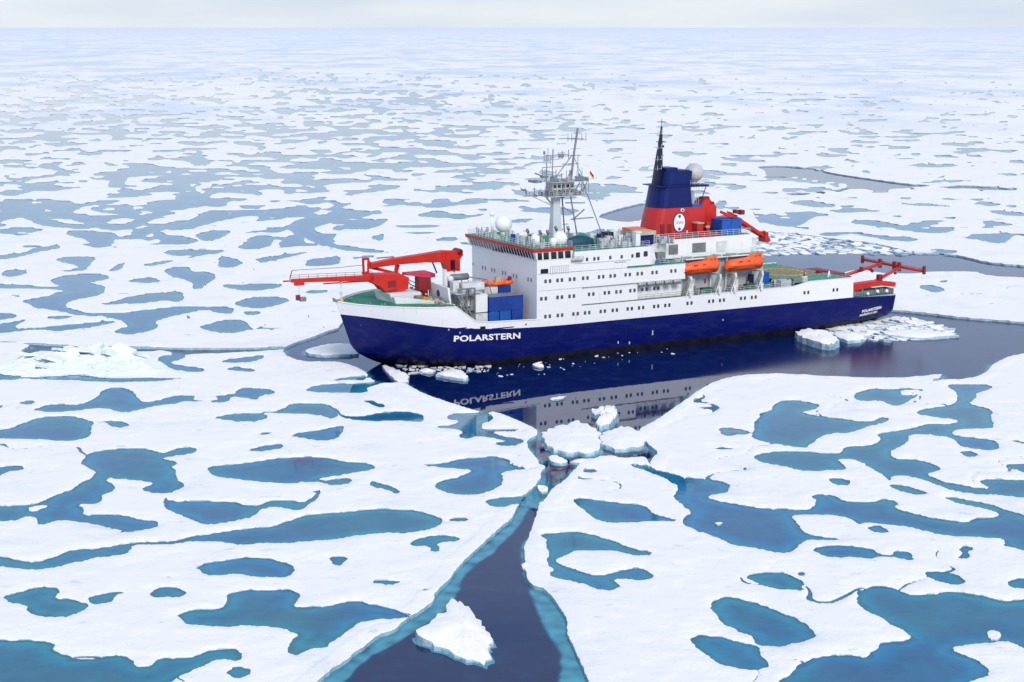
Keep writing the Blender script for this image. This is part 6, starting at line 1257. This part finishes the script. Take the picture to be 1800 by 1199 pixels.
b = MB(); b.box((86.2, -11.6, 9.46), (100, -9.4, 11.4)); part('blue_tarpaulins', b, mat('blue_tarp', (.04, .17, .45), .7, var=.6, vscale=1.2, bump=.2, bscale=1.5))
b = MB(); b.box((84.8, 6.6, 9.46), (86.8, 8.6, 12.2)); b.box((88, 5.2, 9.46), (89.4, 6.6, 11.8)); part('blue_drums', b, CBLUE2)
b = MB(); b.path([(101.8, 9.5, 10.2), (102.2, 9.2, 11.1), (102.6, 8.8, 11.3), (103, 8.6, 10.2)], .16, 6); part('deck_bollard', b, WHITE)

# ------------------------------------------------------------------ stern: A-frame, red beams, gear
b = MB(); b.tube((126, -8.6, 10.1), (126, 10.6, 9.9), .3, 8); af = part('stern_frame', b, RED)
b = MB()
for t_ in (-8.6, 10.6): b.box((125.7, t_ - .2, 9.3), (126.3, t_ + .2, 11.0))
for t_ in (-3, 1.5, 3): b.box((125.7, t_ - .25, 9.0), (126.4, t_ + .25, 10.9))
b.rail([(126, -8.6, 10.2), (126, 10.4, 10.0)], .35, 1.2, .04, 1); part('frame_brackets', b, DARKRED, af)
b = MB(); b.tube((113.5, .3, 8.6), (126, -2.0, 10.1), .38, 8); part('frame_leg', b, RED, af)
b = MB(); b.tube((114.5, 8.6, 8.3), (126, 3.4, 9.9), .38, 8); part('frame_leg', b, RED, af)
b = MB(); b.beam((121.5, -1.2, 9.6), (122.6, -1.2, 8.6), .5); b.beam((124, 3.8, 9.9), (124.4, 3.8, 8.6), .4); b.box((115.4, 8.2, 8.4), (116.4, 9.0, 9.7)); b.box((117.4, .6, 9.2), (118, 1.1, 10.2)); part('frame_cylinders', b, DARKRED, af)
b = MB(); b.prism([(105.1, 7.0), (108, 7.0), (111, 7.6), (114.8, 7.7), (118.6, 7.2), (118.8, 8.1), (114, 8.75), (110, 8.6), (105.1, 8.1)], 1, 8.6, 10.4); part('red_stern_beam', b, RED)
b = MB(); b.box((105.6, -3, 8.4), (109, 6, 10.2)); b.beam((103.5, 4, 10.5), (111, 1, 9.3), .7); b.box((110, -2, 7.6), (112.5, 4, 9.0)); b.box((106, -9, 4.4), (110, -4, 8.5)); part('trawl_winches', b, DARKRED)
b = MB(); b.box((105.1, 8.0, 5.9), (118.0, 10.6, 7.0)); b.box((107.5, 10.0, 5.6), (118.3, 10.9, 5.85), 1); part('stern_gallery', b, [mat('stern_net_green', (.03, .20, .17), .8, .2, var=.6, vscale=1.6, bump=.2, bscale=2), LGREY])
b = MB(); b.rail([(107.6, 10.8, 5.85), (118.2, 10.4, 5.85)], 1.0, .9, .04); part('gallery_railing', b, LGREY)
b = MB(); b.box((105.2, 7.5, 4.45), (109.5, 11.4, 5.2)); b.box((112, -6, 4.4), (117.5, 9.5, 6.4), 1); b.box((109, 9, 5.1), (117.6, 9.9, 5.6), 1); part('stern_fenders', b, [RUST, DARKRED])
b = MB()
for s_, t_, z in ((107, 7.6, 9.2), (109.2, 7.8, 9.2), (113.5, 10.9, 6.7), (111, 10.9, 6.4), (116, 10.8, 6.6)): b.ball((s_, t_, z), .38, 0)
part('floats', b, WHITE)
b = MB()
for i in range(22): b.box((random.uniform(106, 117), random.uniform(9.8, 10.7), 6.3), (random.uniform(106, 117) * 0 + 0, 0, 0)) if False else b.tube((105.5 + i * .58, 10.7, 6.2), (105.7 + i * .58, 10.7, 6.2 + random.uniform(.4, 1.2)), random.uniform(.08, .2), 6)
part('gallery_gear', b, GREY)

# ------------------------------------------------------------------ people
def person(s_, t_, z, rz, cloth, trousers, label, lean=0):
    r_ = aboard('person', s_, t_, z, label, 'person', rz=rz)
    J = {'pel': (0, 0, .95), 'che': (0, .02, 1.3), 'nek': (0, .02, 1.48), 'hea': (0, .04, 1.66), 'hl': (.1, 0, .9), 'kl': (.12, .04, .5), 'fl': (.12, 0, .06), 'tl': (.12, .16, .04), 'hr': (-.1, 0, .9), 'kr': (-.13, .04, .5), 'fr': (-.14, 0, .06), 'tr': (-.14, .16, .04),
         'sl': (.2, 0, 1.4), 'el': (.27, .03, 1.13), 'wl': (.25, .16, .9), 'sr': (-.2, 0, 1.4), 'er': (-.28, .03, 1.13), 'wr': (-.26, .15, .9)}
    ks = list(J); E_ = [('pel', 'che'), ('che', 'nek'), ('nek', 'hea'), ('pel', 'hl'), ('hl', 'kl'), ('kl', 'fl'), ('fl', 'tl'), ('pel', 'hr'), ('hr', 'kr'), ('kr', 'fr'), ('fr', 'tr'), ('che', 'sl'), ('sl', 'el'), ('el', 'wl'), ('che', 'sr'), ('sr', 'er'), ('er', 'wr')]
    rad = {'pel': .16, 'che': .19, 'nek': .07, 'hea': .12, 'hl': .11, 'kl': .075, 'fl': .055, 'tl': .04, 'sl': .09, 'el': .06, 'wl': .045}
    me = bpy.data.meshes.new('body'); me.from_pydata([J[k] for k in ks], [(ks.index(a), ks.index(b2)) for a, b2 in E_], [])
    o = link('body', me, r_); md = o.modifiers.new('skin', 'SKIN')
    for i, k in enumerate(ks):
        q = rad.get(k, rad.get(k[0] + 'l', .08)); me.skin_vertices[0].data[i].radius = (q, q)
    me.skin_vertices[0].data[0].use_root = True
    o.modifiers.new('smooth', 'SUBSURF').levels = 1; o.modifiers['smooth'].render_levels = 1
    dg = bpy.context.evaluated_depsgraph_get(); m2 = bpy.data.meshes.new_from_object(o.evaluated_get(dg)); o.modifiers.clear(); o.data = m2; m2.name = 'body'
    m2.materials.clear()
    for m_ in (cloth, trousers, SKINM): m2.materials.append(m_)
    for p in m2.polygons: c = p.center; p.material_index = 2 if c.z > 1.52 or (c.z < .93 and abs(c.x) > .22) else (1 if c.z < .95 else 0); p.use_smooth = True
    q = MB(False); q.ball((0, .03, 1.71), .135, 0, 1.0, 10, (-10, 90)); q.build('cap', DARK, r_)
SKINM = mat('skin', (.5, .3, .22), .6)
person(86.6, 11.6, 9.46, .4, DARKRED, DNAVY, 'person in a dark red jacket at the rail right of the lifeboats')
person(89.9, 11.8, 9.46, 2.2, DARKRED, GREY, 'person in a red jacket and grey trousers beside the helicopter deck')
person(94.9, 10.6, 10.2, 1.0, DNAVY, DNAVY, 'person dressed all in dark on the green helicopter deck')
person(68.6, 7.9, 19.91, 1.4, WHITE2, DNAVY, 'person in a white jacket on the top deck below the funnel emblem')
